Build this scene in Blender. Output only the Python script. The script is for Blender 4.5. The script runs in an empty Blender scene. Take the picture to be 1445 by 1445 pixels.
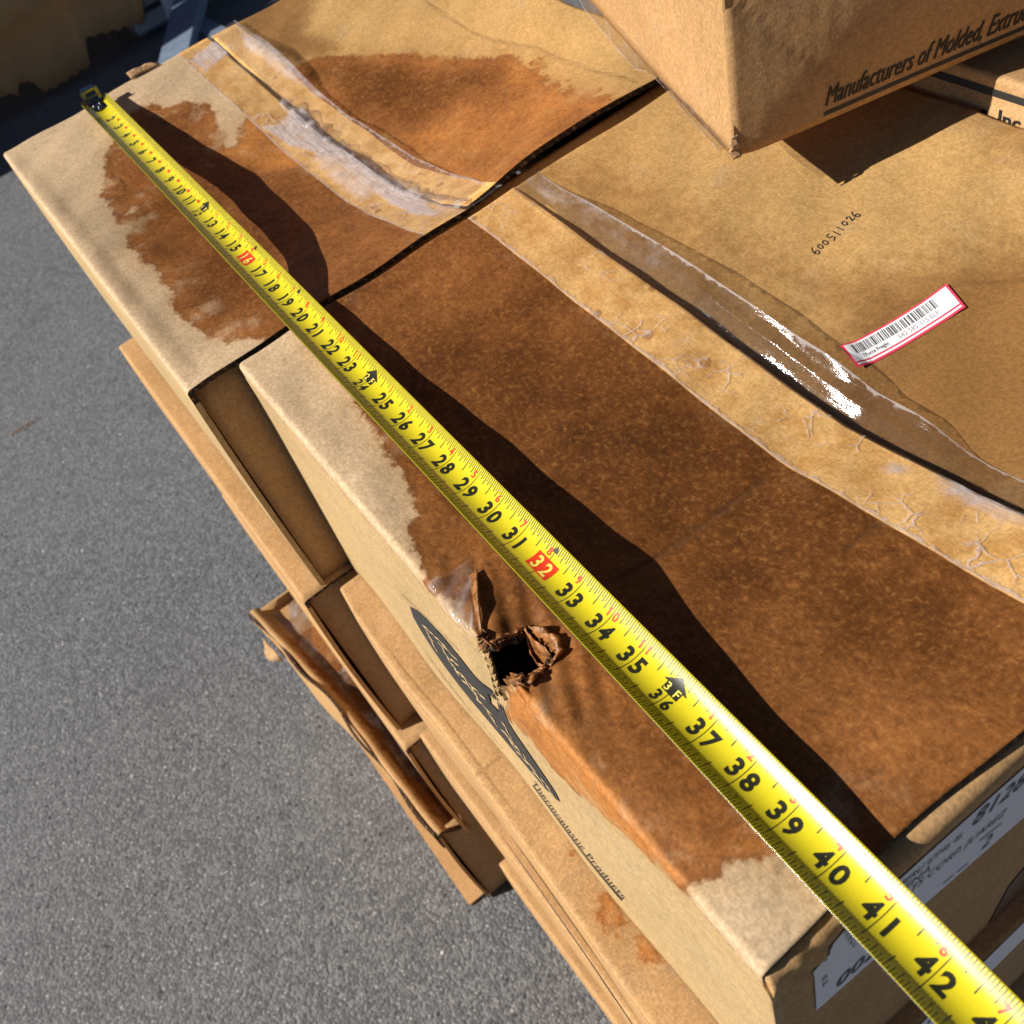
import bpy, bmesh, math
import numpy as np
from mathutils import Vector, Matrix

# ------------------------------------------------------------------ camera, world, sun, exposure
S = bpy.context.scene
C = S.collection
cam = bpy.data.objects.new('camera', bpy.data.cameras.new('camera')); C.objects.link(cam)
CAM_POS = Vector((0.59827283, -0.01636841, 0.41714038))
RIGHT = Vector((0.56826513, 0.78815885, -0.23639029))
DOWN = Vector((0.54652884, -0.57628953, -0.60761552))
FWD = Vector((-0.61512680, 0.21609261, -0.75823678))
m = Matrix.Identity(4)
for i in range(3):
    m[i][0] = RIGHT[i]; m[i][1] = -DOWN[i]; m[i][2] = -FWD[i]; m[i][3] = CAM_POS[i]
cam.matrix_world = m
cam.data.sensor_width = 36.0
cam.data.lens = 34.395
cam.data.clip_start = 0.01
cam.data.clip_end = 200
cam.data.dof.use_dof = True
cam.data.dof.focus_distance = 0.58
cam.data.dof.aperture_fstop = 15.0
S.camera = cam

SUN_DIR = Vector((0.458, 1.387, -1.0)).normalized()      # the way the light travels
EL = math.asin(-SUN_DIR.z); AZ = math.atan2(-SUN_DIR.x, -SUN_DIR.y)
w = bpy.data.worlds.new('World'); S.world = w; w.use_nodes = True
nt = w.node_tree; nt.nodes.clear()
sky = nt.nodes.new('ShaderNodeTexSky'); sky.sky_type = 'NISHITA'; sky.sun_disc = False
sky.air_density = 0.45; sky.dust_density = 0.2; sky.sun_elevation = EL; sky.sun_rotation = AZ % (2 * math.pi)
bgn = nt.nodes.new('ShaderNodeBackground'); bgn.inputs['Strength'].default_value = 0.05
wo = nt.nodes.new('ShaderNodeOutputWorld')
nt.links.new(sky.outputs[0], bgn.inputs[0]); nt.links.new(bgn.outputs[0], wo.inputs[0])
sun = bpy.data.objects.new('sun', bpy.data.lights.new('sun', 'SUN')); C.objects.link(sun)
sun.data.energy = 5.0; sun.data.angle = math.radians(0.5); sun.data.color = (1.0, 0.95, 0.87)
sun.rotation_euler = SUN_DIR.to_track_quat('-Z', 'Y').to_euler()
sun.location = (-3, -8, 7)
S.view_settings.view_transform = 'Standard'; S.view_settings.look = 'None'
S.view_settings.exposure = 0.48; S.view_settings.gamma = 1.0
S.view_settings.use_curve_mapping = False
S.render.engine = 'CYCLES'
S.cycles.transparent_max_bounces = 16
S.cycles.max_bounces = 6

# ------------------------------------------------------------------ measured outlines (metres)
D = {
    'A_main': [[-0.4135,0.0783],[-0.382,0.0608],[-0.3508,0.0483],[-0.3127,0.0473],[-0.2869,0.0397],[-0.2691,0.0518],[-0.2397,0.0337],[-0.2026,0.0366],[-0.1857,0.0418],[-0.1604,0.0366],[-0.1323,0.038],[-0.1104,0.0285],[-0.0903,0.0341],[-0.0605,0.0383],[-0.0365,0.042],[-0.0214,0.057],[0.03,0.0916],[0.03,0.1387],[0.03,0.238],[-0.0736,0.238],[-0.1312,0.238],[-0.204,0.238],[-0.2443,0.238],[-0.2828,0.238],[-0.3179,0.238],[-0.3886,0.238],[-0.3473,0.1907],[-0.3354,0.1815],[-0.3394,0.1742],[-0.3722,0.1859],[-0.3966,0.195],[-0.4228,0.1934],[-0.4394,0.1784],[-0.4457,0.1632],[-0.4636,0.1507],[-0.4674,0.1236],[-0.4453,0.1024]],
    'A_spot': [[-0.3068,0.0573],[-0.3079,0.0631],[-0.3013,0.0668],[-0.2931,0.0617],[-0.2964,0.0562]],
    'A_orange': [[-0.376,0.2145],[-0.3356,0.1894],[-0.3297,0.1709],[-0.2784,0.183],[-0.2384,0.216],[-0.2154,0.2191],[-0.2619,0.2205],[-0.3153,0.218]],
    'A_dark': [[-0.291,0.0676],[-0.3208,0.1219],[-0.1722,0.134],[-0.0031,0.1257],[-0.0045,0.0954],[-0.0565,0.0619],[-0.1762,0.0518]],
    'A_crease1': [[-0.3368,0.0503],[-0.3305,0.0723],[-0.317,0.0951]],
    'A_crease2': [[-0.2876,0.1322],[-0.2767,0.1598],[-0.27,0.1804],[-0.2614,0.1973],[-0.2443,0.2191]],
    'A_crease3': [[-0.1832,0.1321],[-0.1856,0.1713]],
    'A_crease4': [[-0.3795,0.0715],[-0.3565,0.0751],[-0.3392,0.0721]],
    'A_crease5': [[-0.2703,0.0362],[-0.2686,0.0595],[-0.2572,0.0818]],
    'AF_main': [[-0.404,0.262],[-0.4025,0.3133],[-0.3787,0.335],[-0.3472,0.3604],[-0.2945,0.3886],[-0.245,0.4081],[-0.1981,0.4268],[-0.157,0.4284],[-0.1248,0.4205],[-0.0928,0.4138],[0.02,0.4096],[0.02,0.3592],[0.02,0.262],[0.02,0.262],[-0.1588,0.262],[-0.261,0.262],[-0.3306,0.262]],
    'AF_dark': [[-0.3904,0.3062],[-0.352,0.3363],[-0.2833,0.3807],[-0.2076,0.4164],[-0.1855,0.3915],[-0.2082,0.3476],[-0.2219,0.3059],[-0.2858,0.2943],[-0.3522,0.2921]],
    'AF_mid': [[-0.5289,0.2745],[-0.5867,0.3487],[-0.5114,0.3862],[-0.4488,0.3314],[-0.3896,0.3417],[-0.4025,0.3133],[-0.404,0.3008],[-0.4179,0.2865]],
    'AF_mid2': [[-0.2219,0.3059],[-0.1398,0.3671],[-0.054,0.4074],[0.0044,0.285],[-0.1013,0.2941]],
    'AF_crease1': [[-0.3646,0.4367],[-0.3062,0.4334],[-0.2418,0.4327],[-0.1808,0.4443],[-0.1314,0.4441],[-0.0781,0.4424],[-0.0186,0.4362]],
    'B_main': [[-0.0327,0.0848],[0.0119,0.0518],[0.0318,0.0501],[0.0635,0.0503],[0.0957,0.0437],[0.1223,0.0423],[0.1443,0.0377],[0.1654,0.0332],[0.1932,0.0285],[0.2169,0.0212],[0.2229,0.01],[0.242,0.0053],[0.2601,0.0028],[0.263,-0.0103],[0.2855,0.0061],[0.296,0.0039],[0.3148,0.0015],[0.311,-0.0435],[0.3052,-0.0759],[0.3437,-0.0144],[0.3662,-0.017],[0.4065,-0.0149],[0.4426,-0.013],[0.4703,-0.0158],[0.4802,0.0083],[0.4835,0.0209],[0.4865,0.0258],[0.4884,0.0339],[0.4931,0.0472],[0.5023,0.0577],[0.56,0.0829],[0.56,0.1751],[0.56,0.232],[0.4793,0.232],[0.4001,0.232],[0.295,0.232],[0.1911,0.232],[0.0985,0.232],[-0.04,0.232],[-0.04,0.1796],[-0.04,0.1364]],
    'B_dark': [[0.0977,0.0822],[0.0977,0.129],[0.1241,0.1825],[0.2008,0.1929],[0.3029,0.198],[0.4309,0.1935],[0.4948,0.1938],[0.4942,0.162],[0.4249,0.1271],[0.3472,0.1297],[0.2773,0.1131],[0.1984,0.0936]],
    'B_light': [[-0.0327,0.0848],[-0.0056,0.1663],[0.012,0.2009],[0.0939,0.1929],[0.1241,0.1825],[0.0977,0.129],[0.0736,0.0971]],
    'B_red': [[0.2076,0.0357],[0.2798,0.0373],[0.3469,0.0441],[0.4278,0.0392],[0.4865,0.0418],[0.4698,-0.0196],[0.3349,-0.0349],[0.2645,-0.0032]],
    'B_org': [[0.3952,0.1095],[0.4576,0.115],[0.4942,0.162],[0.5117,0.1591],[0.5136,0.0817],[0.4458,0.0917]],
    'B_band': [[0.302,-0.1],[0.345,0.004],[0.377,0.003],[0.428,0.003],[0.472,0.001],[0.4705,-0.01],[0.455,-0.022],[0.415,-0.045],[0.375,-0.065],[0.339,-0.067]],
    'B_crease1': [[0.3301,0.078],[0.33,0.1173],[0.33,0.1454],[0.3281,0.1872]],
    'B_crease2': [[0.3968,0.1794],[0.3981,0.2038]],
    'B_crease3': [[0.321,0.0271],[0.3243,0.0383],[0.3287,0.045]],
    'B_hole': [[0.3138,0.0004],[0.3189,0.0044],[0.3208,0.0096],[0.3208,0.0132],[0.3218,0.0186],[0.3206,0.0265],[0.3275,0.0257],[0.336,0.0276],[0.3447,0.0262],[0.3465,0.0188],[0.3469,0.0133],[0.3488,0.0056],[0.3358,-0.0184],[0.3135,-0.0602],[0.285,-0.1129],[0.2887,-0.0941],[0.299,-0.0553],[0.3061,-0.027]],
    'B_tear': [[0.2738,0.0135],[0.2767,0.0245],[0.2851,0.0208],[0.3003,0.0091],[0.3138,0.0004],[0.3031,0.0016]],
    'B_tick': [[0.4948,0.0374],[0.496,0.0334]],
    'BF_band': [[-0.0416,0.3038],[0.0119,0.3204],[0.1191,0.3392],[0.1941,0.3481],[0.2651,0.3581],[0.3412,0.3342],[0.3975,0.3168],[0.4308,0.3385],[0.3454,0.4551],[0.3125,0.4353],[0.2866,0.4035],[0.2504,0.3804],[0.2019,0.3666],[0.1242,0.3617],[0.0431,0.3436]],
    'BF_dark': [[0.008,0.3166],[0.127,0.332],[0.1974,0.3384],[0.2845,0.3372],[0.366,0.3163],[0.3582,0.2912],[0.218,0.2868],[0.1096,0.294]],
    'BF_corner': [[0.193,0.5328],[0.2209,0.548],[0.2724,0.5502],[0.3037,0.5091],[0.2519,0.5096],[0.2192,0.5224]],
    'BF_crease1': [[0.2866,0.3535],[0.2874,0.3649],[0.287,0.3811],[0.2973,0.3973],[0.3032,0.4154],[0.3315,0.4394]],
    'BF_label': [[0.2848,0.3338],[0.3001,0.4097],[0.3204,0.4084],[0.3045,0.3276]],
    'BF_hand': [[0.219,0.3837],[0.2163,0.4289]],
    'AT_white': [[-0.3402,0.2172],[-0.3302,0.2302],[-0.3367,0.2444],[-0.3464,0.2626],[-0.3094,0.2577],[-0.26,0.2539],[-0.2184,0.2544],[-0.1394,0.253],[-0.0763,0.2481],[-0.0355,0.2403],[-0.0671,0.2326],[-0.1665,0.2378],[-0.2325,0.2359],[-0.2679,0.2314],[-0.2952,0.2226]],
    'AT_lav': [[-0.2901,0.2435],[-0.2565,0.256],[-0.2015,0.2525],[-0.1461,0.2454],[-0.1377,0.2227],[-0.2074,0.2224],[-0.2496,0.2257]],
    'AT_lav2': [[-0.5093,0.2179],[-0.517,0.2504],[-0.4929,0.2605],[-0.4841,0.249],[-0.4761,0.2203]],
    'AT_lav3': [[-0.5173,0.2823],[-0.4746,0.2822],[-0.3192,0.2894],[-0.3436,0.2782],[-0.4025,0.2689],[-0.4636,0.2673]],
    'B2_splat': [[0.3714,0.0228],[0.3736,0.0297],[0.3888,0.0281],[0.4003,0.0294],[0.3999,0.0261],[0.3951,0.0204],[0.3978,0.0146],[0.3916,0.0161],[0.3895,0.0094],[0.3821,0.013],[0.3774,0.0143],[0.3774,0.0192]],
    'B2_splat2': [[0.4042,0.0272],[0.4092,0.032],[0.4247,0.0305],[0.4252,0.0259],[0.4186,0.0198],[0.4089,0.0214]],
    'B2_spot': [[0.3322,0.0279],[0.3355,0.0303],[0.3372,0.0277],[0.3345,0.0261]],
    'B2_crease': [[0.2428,0.0065],[0.2428,0.0198],[0.242,0.029]],
    'B2_left': [[0.0115,0.0112],[0.0486,0.0069],[0.1267,0.0046],[0.1839,0.0065],[0.2375,0.0055],[0.291,0.004],[0.361,0.0017],[0.4237,-0.0011],[0.454,-0.0009]],
    'S_logo': [[0.1917,-0.1009],[0.2084,-0.0899],[0.2181,-0.0877],[0.2265,-0.0869],[0.2342,-0.0869],[0.2415,-0.0874],[0.2484,-0.0882],[0.2551,-0.0892],[0.2615,-0.0905],[0.2679,-0.0918],[0.2741,-0.0933],[0.2802,-0.0948],[0.2862,-0.0964],[0.2921,-0.098],[0.2979,-0.0996],[0.3037,-0.1013],[0.3094,-0.103],[0.315,-0.1048],[0.3205,-0.1066],[0.3259,-0.1086],[0.3312,-0.1108],[0.3363,-0.1132],[0.3412,-0.1159],[0.3459,-0.1193],[0.35,-0.1237],[0.3513,-0.1345],[0.339,-0.1475],[0.3296,-0.1541],[0.3206,-0.1596],[0.3118,-0.1644],[0.303,-0.1686],[0.2943,-0.1723],[0.2857,-0.1755],[0.2773,-0.1781],[0.269,-0.1802],[0.2609,-0.1816],[0.253,-0.1825],[0.2453,-0.1827],[0.238,-0.1822],[0.231,-0.181],[0.2244,-0.1791],[0.2182,-0.1766],[0.2124,-0.1733],[0.207,-0.1693],[0.2021,-0.1646],[0.1976,-0.1592],[0.1937,-0.1531],[0.1904,-0.1464],[0.1877,-0.1388],[0.1858,-0.1302],[0.1853,-0.1202]],
    'S_strokes': [[[0.2017,-0.1119],[0.2059,-0.1132],[0.2054,-0.121],[0.2086,-0.1261]],[[0.2045,-0.1106],[0.2103,-0.107],[0.2119,-0.109],[0.2181,-0.1061]],[[0.2012,-0.1265],[0.205,-0.1279],[0.2034,-0.137],[0.2059,-0.1426]],[[0.219,-0.1078],[0.2259,-0.1028],[0.2278,-0.1047],[0.2349,-0.1009]],[[0.2202,-0.1127],[0.2251,-0.1128],[0.2244,-0.121],[0.2282,-0.1252]],[[0.2278,-0.1088],[0.2363,-0.1034],[0.2393,-0.1058],[0.2481,-0.1018]],[[0.2229,-0.1222],[0.2271,-0.1219],[0.2254,-0.1305],[0.2282,-0.1344]],[[0.2303,-0.1233],[0.2371,-0.1165],[0.2378,-0.1185],[0.2441,-0.1135]],[[0.2284,-0.131],[0.2324,-0.1302],[0.2299,-0.139],[0.2321,-0.1426]],[[0.2299,-0.1393],[0.2373,-0.1318],[0.2382,-0.1342],[0.245,-0.1287]],[[0.2401,-0.1289],[0.2453,-0.1282],[0.2441,-0.1373],[0.2481,-0.1409]],[[0.2344,-0.1458],[0.2438,-0.1386],[0.2467,-0.1415],[0.2561,-0.1362]],[[0.249,-0.1304],[0.253,-0.1291],[0.2507,-0.1378],[0.2532,-0.1407]],[[0.2526,-0.1308],[0.2613,-0.1234],[0.2638,-0.1258],[0.2723,-0.1206]],[[0.2507,-0.1416],[0.2545,-0.14],[0.252,-0.1487],[0.2542,-0.1514]],[[0.2486,-0.1529],[0.2583,-0.1448],[0.2615,-0.1472],[0.2712,-0.1413]],[[0.2597,-0.1473],[0.2646,-0.1456],[0.2636,-0.1542],[0.2675,-0.1564]],[[0.2742,-0.1258],[0.2818,-0.1184],[0.2838,-0.1204],[0.291,-0.1152]],[[0.2658,-0.153],[0.2699,-0.1509],[0.268,-0.1591],[0.2707,-0.1609]],[[0.2849,-0.1254],[0.2919,-0.1181],[0.2936,-0.1199],[0.3002,-0.1148]],[[0.2892,-0.1267],[0.2942,-0.1253],[0.2942,-0.1327],[0.2987,-0.1347]],[[0.2792,-0.152],[0.2877,-0.1439],[0.2909,-0.1453],[0.2993,-0.1394]],[[0.2847,-0.1486],[0.2901,-0.1465],[0.2906,-0.1533],[0.2957,-0.1541]],[[0.2893,-0.1541],[0.2953,-0.1463],[0.2965,-0.1475],[0.3019,-0.1418]],[[0.301,-0.1399],[0.3042,-0.1381],[0.3031,-0.1443],[0.3055,-0.1455]],[[0.2946,-0.1586],[0.3024,-0.1507],[0.3057,-0.1512],[0.3134,-0.1453]],[[0.3106,-0.137],[0.3132,-0.1353],[0.312,-0.141],[0.3138,-0.1421]],[[0.3104,-0.1467],[0.3166,-0.1402],[0.3191,-0.1409],[0.3252,-0.1363]],[[0.3178,-0.1386],[0.3218,-0.1369],[0.3225,-0.1415],[0.3264,-0.1417]],[[0.316,-0.1529],[0.3212,-0.1468],[0.3232,-0.147],[0.3282,-0.1424]],[[0.323,-0.1439],[0.3267,-0.1419],[0.3278,-0.1453],[0.3318,-0.1447]],[[0.331,-0.1365],[0.3358,-0.1322],[0.3382,-0.1329],[0.3429,-0.1305]],[[0.3361,-0.1372],[0.3407,-0.1357],[0.3438,-0.1374],[0.3452,-0.1374]],[[0.3374,-0.1439],[0.3411,-0.14],[0.3431,-0.1395],[0.3453,-0.1373]]],
    'S_name': [[0.2948,-0.207],[0.3959,-0.2036],[0.4055,-0.1743],[0.3105,-0.1746]],
    'bg_edge': [[-0.013,-0.859],[0.158,-0.937],[0.217,-0.957],[0.246,-0.927],[0.271,-0.934],[0.287,-0.953],[0.305,-0.997],[0.348,-0.996],[0.4,-0.994],[0.507,-0.989],[0.517,-0.949],[0.529,-0.906],[0.557,-0.905],[0.656,-0.926],[0.772,-0.948],[0.781,-0.912],[0.811,-0.833]]}

# ------------------------------------------------------------------ small helpers
class NT:
    """node tree writer"""
    def __init__(s, name):
        s.m = bpy.data.materials.new(name); s.m.use_nodes = True
        s.t = s.m.node_tree; s.t.nodes.clear()
        s.out = s.n('OutputMaterial')
    def n(s, kind, **kw):
        nd = s.t.nodes.new('ShaderNode' + kind)
        for k, v in kw.items():
            if k == 'ins':
                for a, b in v.items():
                    if hasattr(b, 'is_output') or isinstance(b, bpy.types.NodeSocket): s.t.links.new(b, nd.inputs[a])
                    else: nd.inputs[a].default_value = b
            else: setattr(nd, k, v)
        return nd
    def math(s, op, a, b=0.0, c=0.0, clamp=False):
        nd = s.n('Math', operation=op, use_clamp=clamp)
        for i, q in enumerate((a, b, c)):
            if isinstance(q, bpy.types.NodeSocket): s.t.links.new(q, nd.inputs[i])
            else: nd.inputs[i].default_value = q
        return nd.outputs[0]
    def mix(s, f, a, b, blend='MIX'):
        nd = s.n('Mix', data_type='RGBA', blend_type=blend, clamp_factor=True)
        for sock, q in ((nd.inputs[0], f), (nd.inputs[6], a), (nd.inputs[7], b)):
            if isinstance(q, bpy.types.NodeSocket): s.t.links.new(q, sock)
            elif isinstance(q, (int, float)): sock.default_value = q
            else: sock.default_value = (*q, 1.0)
        return nd.outputs[2]
    def ss(s, x, a, b):
        nd = s.n('MapRange', interpolation_type='SMOOTHSTEP')
        s.t.links.new(x, nd.inputs[0]); nd.inputs[1].default_value = a; nd.inputs[2].default_value = b
        return nd.outputs[0]
    def noise(s, vec, scale, detail=4.0, rough=0.55, dist=0.0):
        nd = s.n('TexNoise', ins={'Scale': scale, 'Detail': detail, 'Roughness': rough, 'Distortion': dist})
        s.t.links.new(vec, nd.inputs['Vector']); return nd.outputs[0]
    def attr(s, name):
        return s.n('Attribute', attribute_name=name).outputs['Fac']
    def scaled(s, vec, sc, rot=(0, 0, 0)):
        nd = s.n('Mapping', ins={'Scale': sc, 'Rotation': rot}); s.t.links.new(vec, nd.inputs['Vector'])
        return nd.outputs[0]
    def surf(s, shader):
        s.t.links.new(shader, s.out.inputs['Surface']); return s.m

def kraft(name, dry, warm=1.0, fleck=1.0):
    """paperboard: fibres, blotches, ragged wet stains driven by the mesh's own stain outlines"""
    k = NT(name)
    co = k.n('TexCoord').outputs['Object']
    big = k.noise(co, 14.0, 3.0)
    mid = k.noise(co, 90.0, 5.0, 0.65)
    # short fibres: noise stretched along a wandering direction
    warp = k.noise(co, 26.0, 2.0)
    wv = k.n('VectorMath', operation='SCALE'); wn = k.n('TexNoise', ins={'Scale': 120.0, 'Detail': 2.0})
    k.t.links.new(co, wn.inputs['Vector']); k.t.links.new(wn.outputs['Color'], wv.inputs[0]); wv.inputs['Scale'].default_value = 0.0045
    wa = k.n('VectorMath', operation='ADD'); k.t.links.new(co, wa.inputs[0]); k.t.links.new(wv.outputs[0], wa.inputs[1])
    fib = k.noise(k.scaled(wa.outputs[0], (300, 620, 450), (0, 0, 0.5)), 1.0, 4.0, 0.6)
    fib2 = k.noise(k.scaled(wa.outputs[0], (640, 320, 450), (0, 0, -0.3)), 1.0, 4.0, 0.6)
    fb = k.math('MULTIPLY_ADD', k.math('ADD', fib, fib2), 0.5, 0.0)
    sd, tone, soft, tape = k.attr('sd'), k.attr('tone'), k.attr('soft'), k.attr('tape')
    # ragged edge of the hard stain
    rag = k.noise(co, 55.0, 8.0, 0.68)
    rag2 = k.noise(co, 190.0, 4.0, 0.6)
    e = k.math('ADD', k.math('MULTIPLY_ADD', k.math('SUBTRACT', rag, 0.5), 0.028, sd), k.math('MULTIPLY', k.math('SUBTRACT', rag2, 0.5), 0.008))
    wet = k.ss(e, -0.0022, 0.0026)
    fea = k.math('MULTIPLY', k.ss(k.math('ADD', e, k.math('MULTIPLY', k.math('SUBTRACT', big, 0.5), 0.02)), -0.014, 0.002), k.math('SUBTRACT', 1.0, wet))
    pat = k.noise(co, 34.0, 5.0, 0.65)
    wet = k.math('MULTIPLY', wet, k.math('SUBTRACT', 1.0, k.math('MULTIPLY', k.math('MULTIPLY', k.ss(pat, 0.50, 0.68), k.math('SUBTRACT', 1.0, k.ss(e, 0.006, 0.045))), 0.48)))
    rim = k.math('MULTIPLY', wet, k.math('SUBTRACT', 1.0, k.ss(e, 0.001, 0.007)))
    # dry colour
    c = k.mix(k.ss(big, 0.3, 0.7), [q * 0.93 for q in dry], [min(1, q * 1.06) for q in dry])
    dmot = k.noise(wa.outputs[0], 170.0, 5.0, 0.7)
    c = k.mix(k.math('MULTIPLY', k.ss(mid, 0.42, 0.72), 0.30), c, (dry[0] * .70, dry[1] * .64, dry[2] * .58))
    c = k.mix(k.math('MULTIPLY', k.ss(dmot, 0.50, 0.70), 0.34 * fleck), c, (dry[0] * .62, dry[1] * .56, dry[2] * .50))
    c = k.mix(k.math('MULTIPLY', k.ss(dmot, 0.48, 0.30), 0.30 * fleck), c, (min(1, dry[0] * 1.28), min(1, dry[1] * 1.28), min(1, dry[2] * 1.30)))
    gry = k.noise(co, 30.0, 5.0, 0.6)
    c = k.mix(k.math('MULTIPLY', k.ss(gry, 0.52, 0.75), 0.22 * fleck), c, (0.36, 0.29, 0.22))
    # soft tan wash
    sn = k.math('ADD', soft, k.math('MULTIPLY', k.math('SUBTRACT', mid, 0.5), k.math('MULTIPLY', k.ss(soft, 0.0, 0.3), 0.6)))
    c = k.mix(k.math('MULTIPLY', k.ss(sn, 0.0, 0.9), 0.92), c, (0.215, 0.100, 0.028))
    c = k.mix(k.math('MULTIPLY', fea, 0.26), c, (0.40, 0.215, 0.075))
    # wet colour: tone 0 orange .. 1 nearly black brown
    blot = k.noise(co, 19.0, 5.0, 0.62)
    inn = k.math('MULTIPLY', k.math('SUBTRACT', 1.0, k.ss(e, 0.0, 0.022)), -0.16)
    tn = k.math('ADD', k.math('ADD', tone, inn), k.math('ADD', k.math('MULTIPLY', k.math('SUBTRACT', mid, 0.5), 0.55), k.math('MULTIPLY', k.math('SUBTRACT', blot, 0.5), 0.75)))
    ramp = k.n('ValToRGB'); k.t.links.new(tn, ramp.inputs[0])
    el = ramp.color_ramp.elements
    el[0].position = 0.0; el[0].color = (0.42, 0.165, 0.042, 1)
    el[1].position = 1.0; el[1].color = (0.055, 0.018, 0.004, 1)
    q = el.new(0.35); q.color = (0.245, 0.091, 0.024, 1)
    q = el.new(0.68); q.color = (0.132, 0.045, 0.010, 1)
    mot = k.noise(wa.outputs[0], 260.0, 4.0, 0.6)
    wc = k.mix(k.math('MULTIPLY', k.ss(mot, 0.50, 0.72), 0.34), ramp.outputs[0], (0.40, 0.18, 0.048))
    wc = k.mix(k.math('MULTIPLY', k.ss(mot, 0.50, 0.30), 0.30), wc, (0.040, 0.013, 0.003))
    wc = k.mix(k.math('MULTIPLY', k.ss(fb, 0.52, 0.66), 0.10), wc, (0.42, 0.20, 0.06))
    wc = k.mix(k.math('MULTIPLY', rim, 0.38), wc, (0.10, 0.04, 0.016))
    c = k.mix(wet, c, wc)
    # paper kept lighter and orange under clear tape, with blistered spots
    tm = k.ss(tape, -0.0006, 0.0008)
    tn2 = k.mix(k.ss(k.noise(co, 60.0, 5.0, 0.6), 0.35, 0.7), (0.76, 0.46, 0.165), (0.58, 0.30, 0.080))
    vor = k.n('TexVoronoi', feature='F1', ins={'Scale': 55.0, 'Randomness': 1.0}); k.t.links.new(wa.outputs[0], vor.inputs['Vector'])
    spot = k.math('MULTIPLY', k.math('SUBTRACT', 1.0, k.ss(vor.outputs['Distance'], 0.16, 0.24)), k.ss(k.noise(co, 17.0, 1.0), 0.56, 0.6))
    tn2 = k.mix(k.math('MULTIPLY', spot, 0.7), tn2, (0.30, 0.12, 0.03))
    c = k.mix(tm, c, tn2)
    # fibre contrast everywhere
    fm = k.math('MULTIPLY_ADD', k.ss(fb, 0.38, 0.64), 0.34, 0.83)
    fc_ = k.n('CombineColor'); [k.t.links.new(fm, fc_.inputs[i]) for i in range(3)]
    c = k.mix(1.0, c, fc_.outputs[0], 'MULTIPLY')
    cr = k.attr('crease')
    c = k.mix(k.math('MULTIPLY', cr, 0.35), c, (0.09, 0.045, 0.02))
    rough = k.math('MULTIPLY_ADD', wet, -0.10, 0.74)
    h = k.math('ADD', k.math('MULTIPLY', fb, 0.00022), k.math('ADD', k.math('MULTIPLY', mid, 0.0006), k.math('MULTIPLY', cr, -0.0008)))
    flute = k.n('TexWave', wave_type='BANDS', bands_direction='X', ins={'Scale': 22.0, 'Distortion': 0.6, 'Detail': 1.0}); k.t.links.new(co, flute.inputs['Vector'])
    h = k.math('ADD', h, k.math('MULTIPLY', flute.outputs['Fac'], 0.00012))
    bump = k.n('Bump', ins={'Strength': 0.75, 'Distance': 1.0}); k.t.links.new(h, bump.inputs['Height'])
    bs = k.n('BsdfPrincipled', ins={'Base Color': c, 'Roughness': rough, 'Normal': bump.outputs[0], 'Specular IOR Level': k.math('MULTIPLY_ADD', wet, -0.06, 0.20)})
    return k.surf(bs.outputs[0])

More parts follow.
